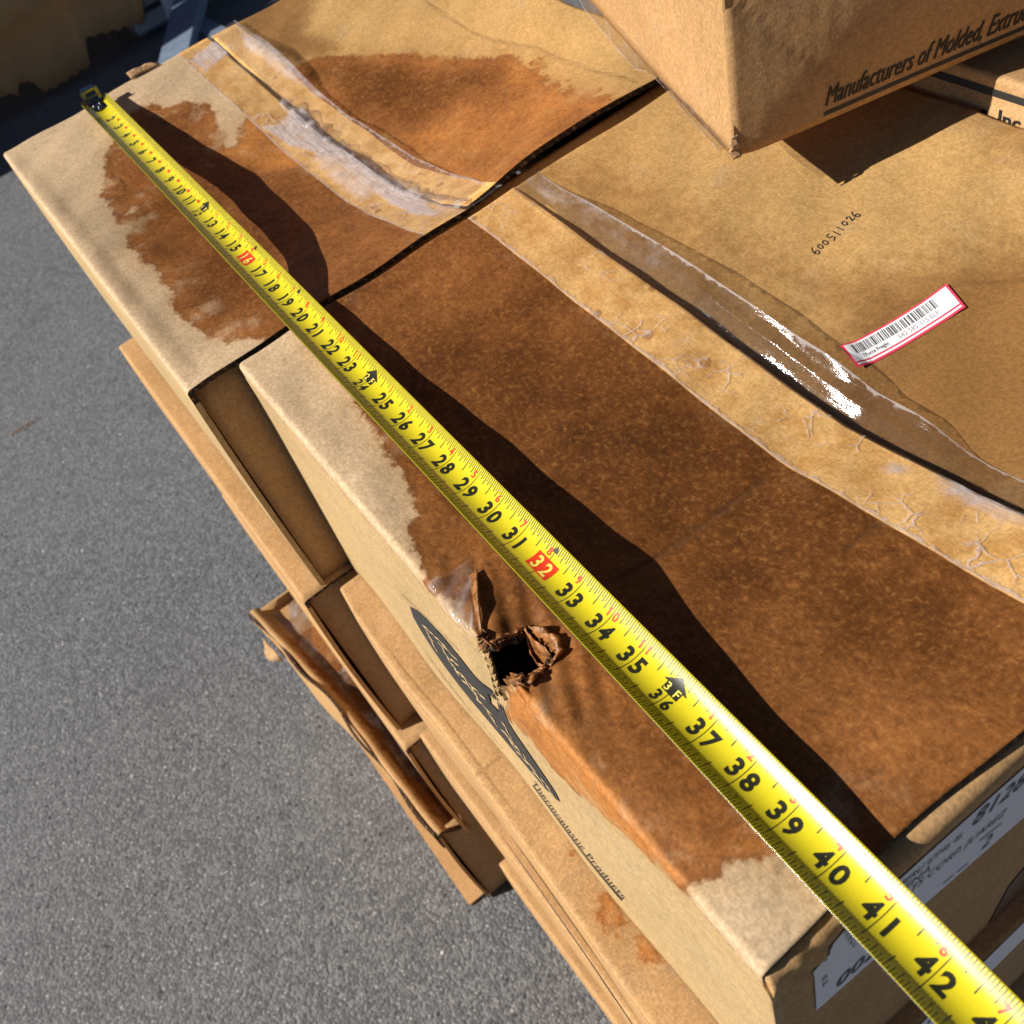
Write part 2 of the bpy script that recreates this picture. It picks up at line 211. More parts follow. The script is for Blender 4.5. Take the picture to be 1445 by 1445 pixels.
def film(name, base_haze=0.12, gloss=0.10, tint=(0.95, 0.95, 0.97), veins=0.5, crinkle=1.0):
    """clear packing tape: see-through, glossy, milky where it has let go"""
    k = NT(name)
    co = k.n('TexCoord').outputs['Object']
    hz = k.attr('haze')
    n1 = k.noise(co, 38.0, 6.0, 0.65); n2 = k.noise(co, 160.0, 4.0, 0.6)
    wn = k.n('TexNoise', ins={'Scale': 45.0, 'Detail': 3.0}); k.t.links.new(co, wn.inputs['Vector'])
    ws = k.n('VectorMath', operation='SCALE'); k.t.links.new(wn.outputs['Color'], ws.inputs[0]); ws.inputs['Scale'].default_value = 0.02
    wa = k.n('VectorMath', operation='ADD'); k.t.links.new(co, wa.inputs[0]); k.t.links.new(ws.outputs[0], wa.inputs[1])
    vor = k.n('TexVoronoi', feature='DISTANCE_TO_EDGE', ins={'Scale': 62.0}); k.t.links.new(wa.outputs[0], vor.inputs['Vector'])
    vein = k.math('MULTIPLY', k.math('SUBTRACT', 1.0, k.ss(vor.outputs['Distance'], 0.008, 0.05)), k.ss(k.noise(co, 24.0, 3.0, 0.6), 0.50, 0.66))
    hm = k.math('ADD', hz, k.math('MULTIPLY', k.math('SUBTRACT', n1, 0.5), k.math('MULTIPLY', k.ss(hz, 0.02, 0.25), 1.1)))
    haze = k.math('MULTIPLY', k.ss(hm, 0.12, 0.75), k.math('MULTIPLY_ADD', k.ss(n2, 0.3, 0.7), 0.35, 0.55))
    edge = k.attr('edge')
    haze = k.math('MAXIMUM', haze, k.math('MULTIPLY', vein, veins))
    ehz = k.math('MULTIPLY', k.ss(k.math('ADD', edge, k.math('MULTIPLY', k.math('SUBTRACT', n2, 0.5), 1.8)), 0.45, 0.75), 0.42)
    haze = k.math('MAXIMUM', haze, ehz)
    haze = k.math('MINIMUM', k.math('ADD', haze, base_haze), 0.92)
    n3 = k.noise(k.scaled(co, (26, 170, 90)), 1.0, 5.0, 0.62)
    hgt = k.math('ADD', k.math('MULTIPLY', n3, 0.0034), k.math('ADD', k.math('MULTIPLY', n1, 0.0012), k.math('MULTIPLY', n2, 0.0005)))
    bump = k.n('Bump', ins={'Strength': 0.5 * crinkle, 'Distance': 1.0}); k.t.links.new(hgt, bump.inputs['Height'])
    tr = k.n('BsdfTransparent', ins={'Color': (*tint, 1)})
    gl = k.n('BsdfGlossy', ins={'Roughness': gloss, 'Color': (0.78, 0.78, 0.80, 1), 'Normal': bump.outputs[0]})
    fc = k.n('LayerWeight', ins={'Blend': 0.5, 'Normal': bump.outputs[0]}).outputs['Facing']
    lw = k.math('MULTIPLY_ADD', k.math('POWER', fc, 4.0), 0.7, 0.035)
    df = k.n('BsdfDiffuse', ins={'Color': (0.72, 0.68, 0.69, 1), 'Normal': bump.outputs[0]})
    tl = k.n('BsdfTranslucent', ins={'Color': (0.72, 0.68, 0.69, 1)})
    mw = k.n('MixShader', ins={0: 0.35}); k.t.links.new(df.outputs[0], mw.inputs[1]); k.t.links.new(tl.outputs[0], mw.inputs[2])
    m1 = k.n('MixShader'); k.t.links.new(haze, m1.inputs[0]); k.t.links.new(tr.outputs[0], m1.inputs[1]); k.t.links.new(mw.outputs[0], m1.inputs[2])
    m2 = k.n('MixShader'); k.t.links.new(lw, m2.inputs[0]); k.t.links.new(m1.outputs[0], m2.inputs[1]); k.t.links.new(gl.outputs[0], m2.inputs[2])
    return k.surf(m2.outputs[0])

def plain(name, col, rough=0.6, metal=0.0, noise=0.0, nscale=60.0, bump=0.0, spec=0.4, coat=0.0):
    k = NT(name)
    co = k.n('TexCoord').outputs['Object']
    n = k.noise(co, nscale, 5.0, 0.6)
    c = k.mix(k.ss(n, 0.3, 0.7), [q * (1 - noise) for q in col], [min(1, q * (1 + noise)) for q in col])
    ins = {'Base Color': c, 'Roughness': rough, 'Metallic': metal, 'Specular IOR Level': spec, 'Coat Weight': coat, 'Coat Roughness': 0.12}
    if bump:
        b = k.n('Bump', ins={'Strength': 0.6, 'Distance': bump}); k.t.links.new(n, b.inputs['Height']); ins['Normal'] = b.outputs[0]
    return k.surf(k.n('BsdfPrincipled', ins=ins).outputs[0])

def asphalt():
    k = NT('asphalt')
    co = k.n('TexCoord').outputs['Object']
    v = k.n('TexVoronoi', feature='F1', ins={'Scale': 215.0}); k.t.links.new(co, v.inputs['Vector'])
    v2 = k.n('TexVoronoi', feature='F1', ins={'Scale': 430.0}); k.t.links.new(co, v2.inputs['Vector'])
    sep = k.n('SeparateColor'); k.t.links.new(v.outputs['Color'], sep.inputs[0])
    sep2 = k.n('SeparateColor'); k.t.links.new(v2.outputs['Color'], sep2.inputs[0])
    big = k.noise(co, 1.3, 5.0, 0.6); mid = k.noise(co, 40.0, 4.0, 0.6)
    base = k.mix(k.ss(big, 0.3, 0.7), (0.116, 0.120, 0.128), (0.164, 0.167, 0.174))
    c = k.mix(k.math('MULTIPLY', k.ss(sep.outputs[0], 0.1, 1.0), 0.58), k.mix(0.42, base, (0.034, 0.035, 0.039)), (0.300, 0.303, 0.308))
    c = k.mix(k.math('MULTIPLY', sep2.outputs[1], 0.35), c, (0.070, 0.071, 0.075))
    stone = k.math('MULTIPLY', k.math('GREATER_THAN', sep.outputs[1], 0.93), k.math('SUBTRACT', 1.0, k.ss(v.outputs['Distance'], 0.20, 0.50)))
    c = k.mix(k.math('MULTIPLY', stone, 0.9), c, k.mix(sep.outputs[2], (0.24, 0.235, 0.23), (0.50, 0.49, 0.47)))
    pit = k.math('MULTIPLY', k.math('GREATER_THAN', sep2.outputs[0], 0.90), k.math('SUBTRACT', 1.0, k.ss(v2.outputs['Distance'], 0.3, 0.55)))
    c = k.mix(k.math('MULTIPLY', pit, 0.8), c, (0.025, 0.025, 0.028))
    v3 = k.n('TexVoronoi', feature='F1', ins={'Scale': 70.0}); k.t.links.new(co, v3.inputs['Vector'])
    sep3 = k.n('SeparateColor'); k.t.links.new(v3.outputs['Color'], sep3.inputs[0])
    chip = k.math('MULTIPLY', k.math('GREATER_THAN', sep3.outputs[0], 0.955), k.math('SUBTRACT', 1.0, k.ss(v3.outputs['Distance'], 0.10, 0.26)))
    c = k.mix(chip, c, k.mix(sep3.outputs[1], (0.28, 0.27, 0.26), (0.55, 0.54, 0.52)))
    hole_ = k.math('MULTIPLY', k.math('GREATER_THAN', sep3.outputs[2], 0.96), k.math('SUBTRACT', 1.0, k.ss(v3.outputs['Distance'], 0.12, 0.34)))
    c = k.mix(k.math('MULTIPLY', hole_, 0.85), c, (0.022, 0.022, 0.025))
    c = k.mix(k.math('MULTIPLY', k.ss(mid, 0.4, 0.7), 0.22), c, (0.060, 0.061, 0.064))
    c = k.mix(k.math('MULTIPLY', k.ss(k.noise(co, 5.0, 4.0, 0.6), 0.55, 0.75), 0.25), c, (0.045, 0.045, 0.048))
    h = k.math('ADD', k.math('MULTIPLY', v.outputs['Distance'], -0.0030), k.math('MULTIPLY', v2.outputs['Distance'], -0.0012))
    b = k.n('Bump', ins={'Strength': 0.6, 'Distance': 1.0}); k.t.links.new(h, b.inputs['Height'])
    return k.surf(k.n('BsdfPrincipled', ins={'Base Color': c, 'Roughness': 0.85, 'Normal': b.outputs[0]}).outputs[0])

def flute_edge():
    k = NT('corrugated_edge'); co = k.n('TexCoord').outputs['Object']
    a = k.n('TexWave', wave_type='BANDS', bands_direction='DIAGONAL', ins={'Scale': 70.0, 'Distortion': 5.0, 'Detail': 3.0}); k.t.links.new(co, a.inputs['Vector'])
    n = k.noise(co, 300.0, 4.0, 0.6)
    f = k.math('MULTIPLY', k.ss(a.outputs['Fac'], 0.35, 0.75), k.ss(n, 0.42, 0.66))
    c = k.mix(f, (0.028, 0.014, 0.006), (0.26, 0.155, 0.072))  # the near-black tone paints in the shade inside the flutes
    b = k.n('Bump', ins={'Strength': 0.8, 'Distance': 0.002}); k.t.links.new(f, b.inputs['Height'])
    return k.surf(k.n('BsdfPrincipled', ins={'Base Color': c, 'Roughness': 0.9, 'Normal': b.outputs[0]}).outputs[0])

M = dict(
    kraft_top=kraft('kraft_weathered', (0.53, 0.38, 0.228)),
    kraft_side=kraft('kraft_side', (0.45, 0.31, 0.15)),
    kraft_low=kraft('kraft_fresh', (0.45, 0.265, 0.115), fleck=0.75),
    kraft_far=kraft('kraft_far_flap', (0.465, 0.278, 0.102)),
    edge=flute_edge(),
    film=film('packing_tape_film', 0.02, 0.12, veins=0.55),
    film_clear=film('packing_tape_clear', 0.05, 0.16, tint=(0.90, 0.90, 0.91), veins=0.25, crinkle=1.2),
    film_loose=film('packing_tape_loose', 0.01, 0.10, tint=(0.78, 0.77, 0.78), veins=0.0, crinkle=0.45),
    ink=plain('black_ink', (0.022, 0.021, 0.021), 0.55),
    ink_grey=plain('worn_ink', (0.034, 0.032, 0.031), 0.6, noise=0.3, nscale=300.0),
    label=plain('label_paper', (0.80, 0.80, 0.82), 0.55),
    label_red=plain('label_red', (0.72, 0.05, 0.10), 0.5),
    label_grey=plain('label_print', (0.10, 0.10, 0.105), 0.6),
    label_print_light=plain('label_small_print', (0.30, 0.30, 0.31), 0.6),
    blade=plain('yellow_blade', (0.64, 0.535, 0.016), 0.27, noise=0.02, nscale=900.0, bump=0.00005, spec=0.45, coat=0.2),
    blade_ink=plain('blade_black', (0.022, 0.022, 0.012), 0.32, spec=0.45, coat=0.3),
    blade_red=plain('blade_red', (0.70, 0.045, 0.012), 0.32, spec=0.45, coat=0.3),
    blade_yellow=plain('blade_reversed', (0.80, 0.68, 0.12), 0.32),
    steel=plain('hook_steel', (0.16, 0.16, 0.17), 0.22, metal=1.0, noise=0.12, nscale=200.0),
    wetliner=plain('wet_torn_liner', (0.27, 0.105, 0.028), 0.40, noise=0.5, nscale=220.0, bump=0.0018, spec=0.5),
    dryliner=plain('dry_torn_liner', (0.42, 0.25, 0.12), 0.8, noise=0.3, nscale=260.0, bump=0.003),
    bluegrey=plain('painted_blue_grey_metal', (0.17, 0.22, 0.30), 0.45, noise=0.12, nscale=20.0),
    palegrey=plain('pale_grey_plastic', (0.42, 0.45, 0.50), 0.5, noise=0.08, nscale=20.0),
    asphalt=asphalt(),
)

def link(name, me, parent=None):
    o = bpy.data.objects.new(name, me); C.objects.link(o)
    if parent is not None:
        o.parent = parent
        me.transform(Matrix.Translation(parent.location).inverted() if parent.rotation_euler[2] == 0 else
                     (Matrix.Translation(parent.location) @ Matrix.Rotation(parent.rotation_euler[2], 4, 'Z')).inverted())
    return o

def thing(name, label, cat, loc, group=None, rz=0.0):
    o = bpy.data.objects.new(name, None); C.objects.link(o)
    o.location = loc; o.rotation_euler = (0, 0, rz); o.empty_display_size = 0.05
    o['label'] = label; o['category'] = cat
    if group: o['group'] = group
    return o

def mesh(name, verts, faces, mats, parent=None, smooth=False, attrs=None, mi=None):
    """parts are written in world metres; link() moves them into their thing's frame"""
    me = bpy.data.meshes.new(name)
    me.from_pydata([tuple(map(float, v)) for v in verts], [], [tuple(map(int, f)) for f in faces])
    for q in (mats if isinstance(mats, (list, tuple)) else [mats]): me.materials.append(q)
    if mi is not None: me.polygons.foreach_set('material_index', np.array(mi, dtype=np.int32))
    if smooth: me.polygons.foreach_set('use_smooth', np.ones(len(me.polygons), dtype=bool))
    A = {'sd': np.full(len(verts), -1.0), 'tape': np.full(len(verts), -1.0)}
    if attrs: A.update(attrs)
    for k, v in A.items():
        at = me.attributes.new(k, 'FLOAT', 'POINT'); at.data.foreach_set('value', np.asarray(v, dtype=np.float32))
    me.update()
    return link(name, me, parent)

def sdf(poly, X, Y):
    """signed distance to a closed outline, positive inside"""
    P = np.array(poly, float); n = len(P)
    d = np.full(X.shape, 1e9); ins = np.zeros(X.shape, bool)
    for i in range(n):
        a, b = P[i], P[(i + 1) % n]
        ex, ey = b - a; wx, wy = X - a[0], Y - a[1]
        t = np.clip((wx * ex + wy * ey) / (ex * ex + ey * ey + 1e-12), 0, 1)
        d = np.minimum(d, np.hypot(wx - ex * t, wy - ey * t))
        c = ((a[1] > Y) != (b[1] > Y)) & (X < (b[0] - a[0]) * (Y - a[1]) / (b[1] - a[1] + 1e-12) + a[0])
        ins ^= c
    return np.where(ins, d, -d)

def linedist(poly, X, Y):
    P = np.array(poly, float); d = np.full(X.shape, 1e9)
    for a, b in zip(P[:-1], P[1:]):
        ex, ey = b - a; wx, wy = X - a[0], Y - a[1]
        t = np.clip((wx * ex + wy * ey) / (ex * ex + ey * ey + 1e-12), 0, 1)
        d = np.minimum(d, np.hypot(wx - ex * t, wy - ey * t))
    return d

def sstep(x, a, b):
    t = np.clip((x - a) / (b - a), 0, 1); return t * t * (3 - 2 * t)

def axis(a, b, step, fine=()):
    """sample positions from a to b; fine = [(from, to, step)]"""
    out = [a]
    while out[-1] < b - 1e-7:
        st = step
        for f0, f1, fs in fine:
            if f0 <= out[-1] < f1: st = fs
        out.append(min(out[-1] + st, b))
    if len(out) > 2 and out[-1] - out[-2] < step * 0.2: out.pop(-2)
    return np.array(out)

def sheet(name, us, vs, f, th, mats, parent, keep=None, attrs=None, smooth=True, zpush=None):
    """a board with thickness over a (u, v) grid; f(U, V) gives the outer face; keep(U, V) cuts holes"""
    U, V = np.meshgrid(us, vs, indexing='ij'); nu, nv = U.shape
    P = np.stack([q + 0.0 * U for q in f(U, V)], -1)
    du = np.gradient(P, axis=0); dv = np.gradient(P, axis=1)
    N = np.cross(du, dv); N /= np.linalg.norm(N, axis=-1, keepdims=True) + 1e-12
    idx = np.arange(nu * nv).reshape(nu, nv)
    uc = (U[:-1, :-1] + U[1:, 1:]) / 2; vc = (V[:-1, :-1] + V[1:, 1:]) / 2
    K = np.ones(uc.shape, bool) if keep is None else keep(uc, vc)
    q = np.stack([idx[:-1, :-1], idx[1:, :-1], idx[1:, 1:], idx[:-1, 1:]], -1)[K]
    verts = P.reshape(-1, 3); faces = q.tolist(); mi = [0] * len(faces)
    A = {k: g(U, V).reshape(-1) for k, g in (attrs or {}).items()}
    if th:
        verts = np.concatenate([verts, (P - N * th).reshape(-1, 3)])
        A = {k: np.concatenate([v, v if k == 'sd' else v]) for k, v in A.items()}
        n = nu * nv
        bot = q[:, ::-1] + n
        e = np.concatenate([q[:, [0, 1]], q[:, [1, 2]], q[:, [2, 3]], q[:, [3, 0]]])
        es = {(a, b) for a, b in e.tolist()}
        wall = [(b, a, a + n, b + n) for a, b in e.tolist() if (b, a) not in es]
        faces += bot.tolist(); mi += [0] * len(bot)
        faces += wall; mi += [1] * len(wall)
    used = np.unique(np.array([i for fc in faces for i in fc]))
    remap = np.full(len(verts), -1); remap[used] = np.arange(len(used))
    faces = [tuple(remap[list(fc)]) for fc in faces]
    A = {k: v[used] for k, v in A.items()}
    return mesh(name, verts[used], faces, mats, parent, smooth, A, mi)

def flat_shade_walls(o):
    mi = np.zeros(len(o.data.polygons), dtype=np.int32); o.data.polygons.foreach_get('material_index', mi)
    o.data.polygons.foreach_set('use_smooth', mi == 0)

def box(bm, x0, x1, y0, y1, z0, z1, bev=0.0):
    r = bmesh.ops.create_cube(bm, size=1.0)
    for v in r['verts']:
        v.co = ((x0 + x1) / 2 + v.co.x * (x1 - x0), (y0 + y1) / 2 + v.co.y * (y1 - y0), (z0 + z1) / 2 + v.co.z * (z1 - z0))
    if bev:
        es = {e for v in r['verts'] for e in v.link_edges}
        bmesh.ops.bevel(bm, geom=list(es), offset=bev, segments=2, affect='EDGES', profile=0.5)

def bmobj(name, bm, mats, parent=None, smooth=False):
    vs = [v.co[:] for v in bm.verts]; bm.verts.index_update()
    fs = [[v.index for v in f.verts] for f in bm.faces]; bm.free()
    return mesh(name, vs, fs, mats, parent, smooth)

def tube_pts(bm, pts, r, n=6):
    pts = [Vector(p) for p in pts]; rings = []
    for i, p in enumerate(pts):
        t = (pts[min(i + 1, len(pts) - 1)] - pts[max(i - 1, 0)]).normalized()
        a = t.orthogonal().normalized(); b = t.cross(a)
        rings.append([bm.verts.new(p + (a * math.cos(q * 2 * math.pi / n) + b * math.sin(q * 2 * math.pi / n)) * r) for q in range(n)])
    for r0, r1 in zip(rings[:-1], rings[1:]):
        for q in range(n): bm.faces.new((r0[q], r0[(q + 1) % n], r1[(q + 1) % n], r1[q]))
    bm.faces.new(rings[0][::-1]); bm.faces.new(rings[-1])

_txt = {}
def text2d(s, size, bold=0.0, xs=1.0, shear=0.0, align='CENTER', spacing=1.0):
    """outline text as flat (verts, faces); origin at the baseline"""
    key = (s, size, bold, xs, shear, align, spacing)
    if key in _txt: return _txt[key]
    cu = bpy.data.curves.new('lettering', 'FONT'); cu.body = s; cu.size = size; cu.offset = bold * size
    cu.align_x = align; cu.shear = shear; cu.space_character = spacing; cu.resolution_u = 3
    o = bpy.data.objects.new('lettering', cu); C.objects.link(o)
    dg = bpy.context.evaluated_depsgraph_get(); me = o.evaluated_get(dg).to_mesh()
    v = [(q.co.x * xs, q.co.y) for q in me.vertices]; fc = [tuple(p.vertices) for p in me.polygons]
    o.evaluated_get(dg).to_mesh_clear(); bpy.data.objects.remove(o); bpy.data.curves.remove(cu)
    _txt[key] = (v, fc); return _txt[key]

class Print:
    """collects flat print in a 2-D frame and lays it on a surface"""
    def __init__(s): s.v, s.f = [], []
    def poly(s, pts):
        b = len(s.v); s.v += [tuple(p) for p in pts]; s.f.append(tuple(range(b, b + len(pts))))
    def rect(s, x0, x1, y0, y1): s.poly([(x0, y0), (x1, y0), (x1, y1), (x0, y1)])
    def text(s, t, x, y, size, rot=0.0, **kw):
        v, f = text2d(t, size, **kw); b = len(s.v); c, n = math.cos(rot), math.sin(rot)
        s.v += [(x + a * c - q * n, y + a * n + q * c) for a, q in v]
        s.f += [tuple(i + b for i in q) for q in f]
    def stroke(s, pts, wd):
        for a, b in zip(pts[:-1], pts[1:]):
            dx, dy = b[0] - a[0], b[1] - a[1]; L = math.hypot(dx, dy) + 1e-9
            ex, ey = dx / L * wd * .35, dy / L * wd * .35; nx, ny = -dy / L * wd / 2, dx / L * wd / 2
            s.poly([(a[0] - ex + nx, a[1] - ey + ny), (a[0] - ex - nx, a[1] - ey - ny), (b[0] + ex - nx, b[1] + ey - ny), (b[0] + ex + nx, b[1] + ey + ny)])
    def lay(s, name, fn, mat, parent, cuts_x=None, cuts_y=None):
        bm = bmesh.new(); vs = [bm.verts.new((a, b, 0)) for a, b in s.v]
        for f in s.f:
            try: bm.faces.new([vs[i] for i in f])
            except ValueError: pass
        for ax, cuts in ((0, cuts_x), (1, cuts_y)):
            for c in (cuts if cuts is not None else ()):
                co = [0, 0, 0]; co[ax] = c; no = [0, 0, 0]; no[ax] = 1
                bmesh.ops.bisect_plane(bm, geom=bm.verts[:] + bm.edges[:] + bm.faces[:], plane_co=co, plane_no=no)
        bm.verts.index_update()
        P = np.array([v.co[:2] for v in bm.verts])
        fs = [[v.index for v in f.verts] for f in bm.faces]; bm.free()
        V = np.stack([q + 0.0 * P[:, 0] for q in fn(P[:, 0], P[:, 1])], -1)
        o = mesh(name, V, fs, mat, parent)
        return o

rng = np.random.default_rng(7)

# ------------------------------------------------------------------ setting: asphalt
GZ = -1.03
n = 60
gx = np.concatenate([np.linspace(-25, 15, 41)]); gy = np.linspace(-20, 20, 41)
sheet('asphalt_ground', gx, gy, lambda U, V: (U, V, GZ + 0.004 * np.sin(U * 1.3) * np.sin(V * 1.1)), 0, [M['asphalt']], None)
bpy.data.objects['asphalt_ground']['kind'] = 'structure'

# ------------------------------------------------------------------ surfaces of the two wet boxes
H = 0.2485
BX0, BX1, BY0, BY1, BS = .003, .519, .038, .538, .288
AX0, AX1, AY0, AY1, AS = -.525, -.008, 0., .50, .253
RO = 0.0035
cl = lambda t: np.clip(t, 0, 1)
gB = lambda t: t * (1.6 - .6 * t)
def soft(u, k=.018): return np.where(u < 1 - k, u, 1 - ((1 - u) ** 2 / (2 * k) + k / 2))
def wav(x, y, s=1.0): return 0.0007 * s * (np.sin(x * 41 + y * 23) + np.sin(x * 19 - y * 57 + 1.3) + 0.6 * np.sin(x * 97 + y * 71))
def triB(x): return np.maximum(0, soft(cl(np.where(x < .33, (x - BX0) / (.33 - BX0), (BX1 - x) / (BX1 - .33)))))
def hBn(x, y): return -.031 * triB(x) * gB(cl((y - BY0) / (BS - BY0)))
def hBf(x, y): return -.040 * triB(x) ** .8 * gB(cl((BY1 - y) / (BY1 - BS)))
def triA(x):
    xc = np.where(True, x, x)
    l = cl((xc - AX0) / (-.285 - AX0)) * .96
    mm = .96 + .04 * (1 - ((xc + .2) / .095) ** 2)
    r = 1 - (1 - cl((AX1 - xc) / (AX1 + .19))) ** 1.8
    return np.maximum(0, np.where(xc < -.285, l, np.where(xc < -.2, mm, np.where(xc < -.19, 1.0, r))))
def hAn(x, y): return -.037 * triA(x) * gB(cl((y - AY0) / (AS - AY0)))
def hAf(x, y): return -.043 * triA(x) * gB(cl((AY1 - y) / (AY1 - AS)))

ARC = RO * math.pi / 4
def wrap(v):
    """unfolded distance from the long edge -> (inward offset, drop) round the folded edge"""
    th = cl((v + ARC) / (2 * ARC)) * math.pi / 2
    dy = np.where(v > ARC, RO + v - ARC, np.where(v < -ARC, 0, RO * (1 - np.cos(th))))
    dz = np.where(v > ARC, 0, np.where(v < -ARC, -RO + v + ARC, -RO * (1 - np.sin(th))))
    return dy, dz

def near_flap(y0, h, lean=0.0, wave=1.0):
    def f(U, V):
        dy, dz = wrap(V); Y = y0 + dy
        Y = Y + lean * np.minimum(dz, 0)
        return U, Y, dz + (h(U, y0 + dy) + wav(U, Y, wave)) * sstep(V, 0, .02)
    return f

def build_flap_attrs(main, tone, softs=(), creases=(), tape=None, spots=()):
    A = {}
    def sd(U, V):
        d = np.full(U.shape, -1.0)
        for p in main: d = np.maximum(d, sdf(D[p], U, V))
        for p in spots: d = np.minimum(d, -sdf(D[p], U, V))
        return d
    A['sd'] = sd
    def tn(U, V):
        t = np.full(U.shape, tone[0])
        for p, amt, sf in tone[1]: t = t + amt * sstep(sdf(D[p], U, V), -sf, sf)
        return t
    A['tone'] = tn
    def sf(U, V):
        t = np.zeros(U.shape)
        for p, amt, s in softs: t = np.maximum(t, amt * sstep(sdf(D[p], U, V), -s, s))
        return t
    A['soft'] = sf
    def cr(U, V):
        t = np.zeros(U.shape)
        for p, amt in creases: t = np.maximum(t, amt * np.exp(-(linedist(D[p], U, V) / .0022) ** 2))
        return t
    A['crease'] = cr
    if tape: A['tape'] = tape
    return A

# ------------------------------------------------------------------ generic board carton (used for the lower layers)
def carton(name, label, x0, x1, y0, y1, zt, h, group=None, mat='kraft_low', flap_attrs=None, rz=0.0, lean=0.0, sunk=0.0, near_edge=None, loc=None):
    """four side panels, two top flaps with rounded long edges, a floor; near_edge(x) bends the near face in plan"""
    t = thing(name, label, 'cardboard box', ((x0 + x1) / 2, (y0 + y1) / 2, zt - h), group, 0.0)
    ne = near_edge or (lambda x: np.zeros_like(x))
    mm = [M[mat], M['edge']]
    us = axis(x0, x1, .012); vs = np.concatenate([axis(-.010, .012, .0022), axis(.020, (y1 - y0) / 2, .012, [(.012, .07, .004)])]) if flap_attrs is None else \
        np.concatenate([axis(-.010, .012, .002), axis(.014, .05, .002), axis(.06, (y1 - y0) / 2, .02)])
    if flap_attrs is not None: us = axis(x0, x1, .003)
    def nf(U, V):
        dy, dz = wrap(V); Y = y0 + dy + ne(U)
        return U, Y, zt + dz - sunk * sstep(V, .004, .03) + wav(U * 1.3 + zt * 9, Y) * sstep(V, 0, .03)
    o = sheet('top_flap', us, vs, nf, .004, mm, t, attrs=flap_attrs); flat_shade_walls(o)
    def ff(U, V): return U, y1 - V, zt + wav(U, V) - .002
    o = sheet('top_flap', axis(x0, x1, .04), axis(0, (y1 - y0) / 2 - .003, .04)[::-1], ff, .004, mm, t); flat_shade_walls(o)
    def side(U, V): return U, y0 + ne(U) + lean * V / h + .003 * np.sin(np.pi * -V / h) * -1, zt + V
    o = sheet('side_panel', us if flap_attrs is None else axis(x0, x1, .012), axis(-.010, -h, .02)[::-1] if False else np.linspace(-h + .001, -.0105, 14), side, .004, [M[mat], M[mat]], t); flat_shade_walls(o)
    o = sheet('side_panel', axis(x0, x1, .1), np.linspace(-.004, -h + .001, 4), lambda U, V: (U, y1 + 0 * V, zt + V), .004, [M[mat], M[mat]], t); flat_shade_walls(o)
    ya = y0 + .005
    e1 = lambda U, V: (x1 - .004 - .010 * 0 + .002 * np.sin(np.pi * (U - ya) / (y1 - ya)), U, zt + V)
    yy = axis(ya + float(ne(np.array(x1))), y1 - .005, .04)
    o = sheet('end_panel', yy, np.linspace(-h + .001, -.006, 8), e1, .004, [M[mat], M[mat]], t); flat_shade_walls(o)
    yy = axis(ya + float(ne(np.array(x0))), y1 - .005, .04)
    o = sheet('end_panel', yy, np.linspace(-.006, -h + .001, 8), lambda U, V: (x0 + .004 + 0 * U, U, zt + V), .004, [M[mat], M[mat]], t); flat_shade_walls(o)
    bm = bmesh.new(); box(bm, x0 + .01, x1 - .01, y0 + .012, y1 - .01, zt - h + .0005, zt - h + .0045); bmobj('bottom_panel', bm, mm, t)
    return t

# ------------------------------------------------------------------ BOX A: the far one of the two wet boxes
boxA = thing('damaged_carton', 'stained kraft box at the upper left, with the metal tape hook over its far edge', 'cardboard box', (-.2665, .25, -H), 'wet boxes of the top layer')
topm = [M['kraft_top'], M['edge']]; farm = [M['kraft_far'], M['edge']]; sidem = [M['kraft_side'], M['kraft_side']]
endA = lambda U: 0.0
def fA(U, V):
    # end edge follows the photograph's slight slant
    x = U + 0.006 * (1 - cl(V / .25)) * sstep(U, -.2, AX1) - .010 * sstep(V, .02, .25) * (1 - sstep(U, AX0, -.3)) * 0.6
    X, Y, Z = near_flap(AY0, hAn)(x, V)
    return X, Y, Z
tapeA = lambda U, V: V - (.2135 - .003 * (U + .525) / .52)
o = sheet('top_flap', axis(AX0, AX1, .003), np.concatenate([axis(-.012, .012, .002), axis(.0145, AS - .0015, .0026)]), fA, .0045, topm, boxA,
          attrs=build_flap_attrs(['A_main'], (.46, [('A_dark', .12, .03), ('A_orange', -.40, .012)]),
                                 creases=[('A_crease1', .9), ('A_crease2', .9), ('A_crease3', .6), ('A_crease4', .8), ('A_crease5', .5)], spots=['A_spot'], tape=tapeA))
flat_shade_walls(o)
def fAf(U, V):
    Y = AS + .0015 + V
    return U - (.004 + .007 * np.sin(np.pi * cl(V / .19))) * sstep(U, -.2, AX1), Y, hAf(U, Y) + wav(U, Y, 1.2) + .004 * sstep(U, -.09, AX1) * sstep(V, .02, .12)
o = sheet('top_flap', axis(AX0 - .004, AX1, .003), axis(0, AY1 - AS - .004, .003), fAf, .0045, farm, boxA,
          attrs=build_flap_attrs([], (.5, []), softs=[], creases=[]) if False else {
              **build_flap_attrs([], (.42, []), creases=[]),
              'sd': lambda U, V: np.clip(sdf(D['AF_main'], U, V + AS), -.05, .05) * np.where(U > -.17, .45, .8),
              'tone': lambda U, V: .30 + .36 * sstep(sdf(D['AF_dark'], U, V + AS), -.03, .03) - .12 * sstep(sdf(D['AF_mid2'], U, V + AS), -.03, .03),
              'soft': lambda U, V: np.maximum(.75 * sstep(sdf(D['AF_mid'], U, V + AS), -.02, .02), .35 * sstep(sdf(D['AF_main'], U, V + AS), -.05, .01)),
              'crease': lambda U, V: .8 * np.exp(-(linedist(D['AF_crease1'], U, V + AS) / .002) ** 2),
              'tape': lambda U, V: .031 - V - .002 * np.sin(U * 30)})
flat_shade_walls(o)
def sA(U, V): return U, AY0 + .0015 * np.sin(np.pi * V / H) + 0 * U, V + .0
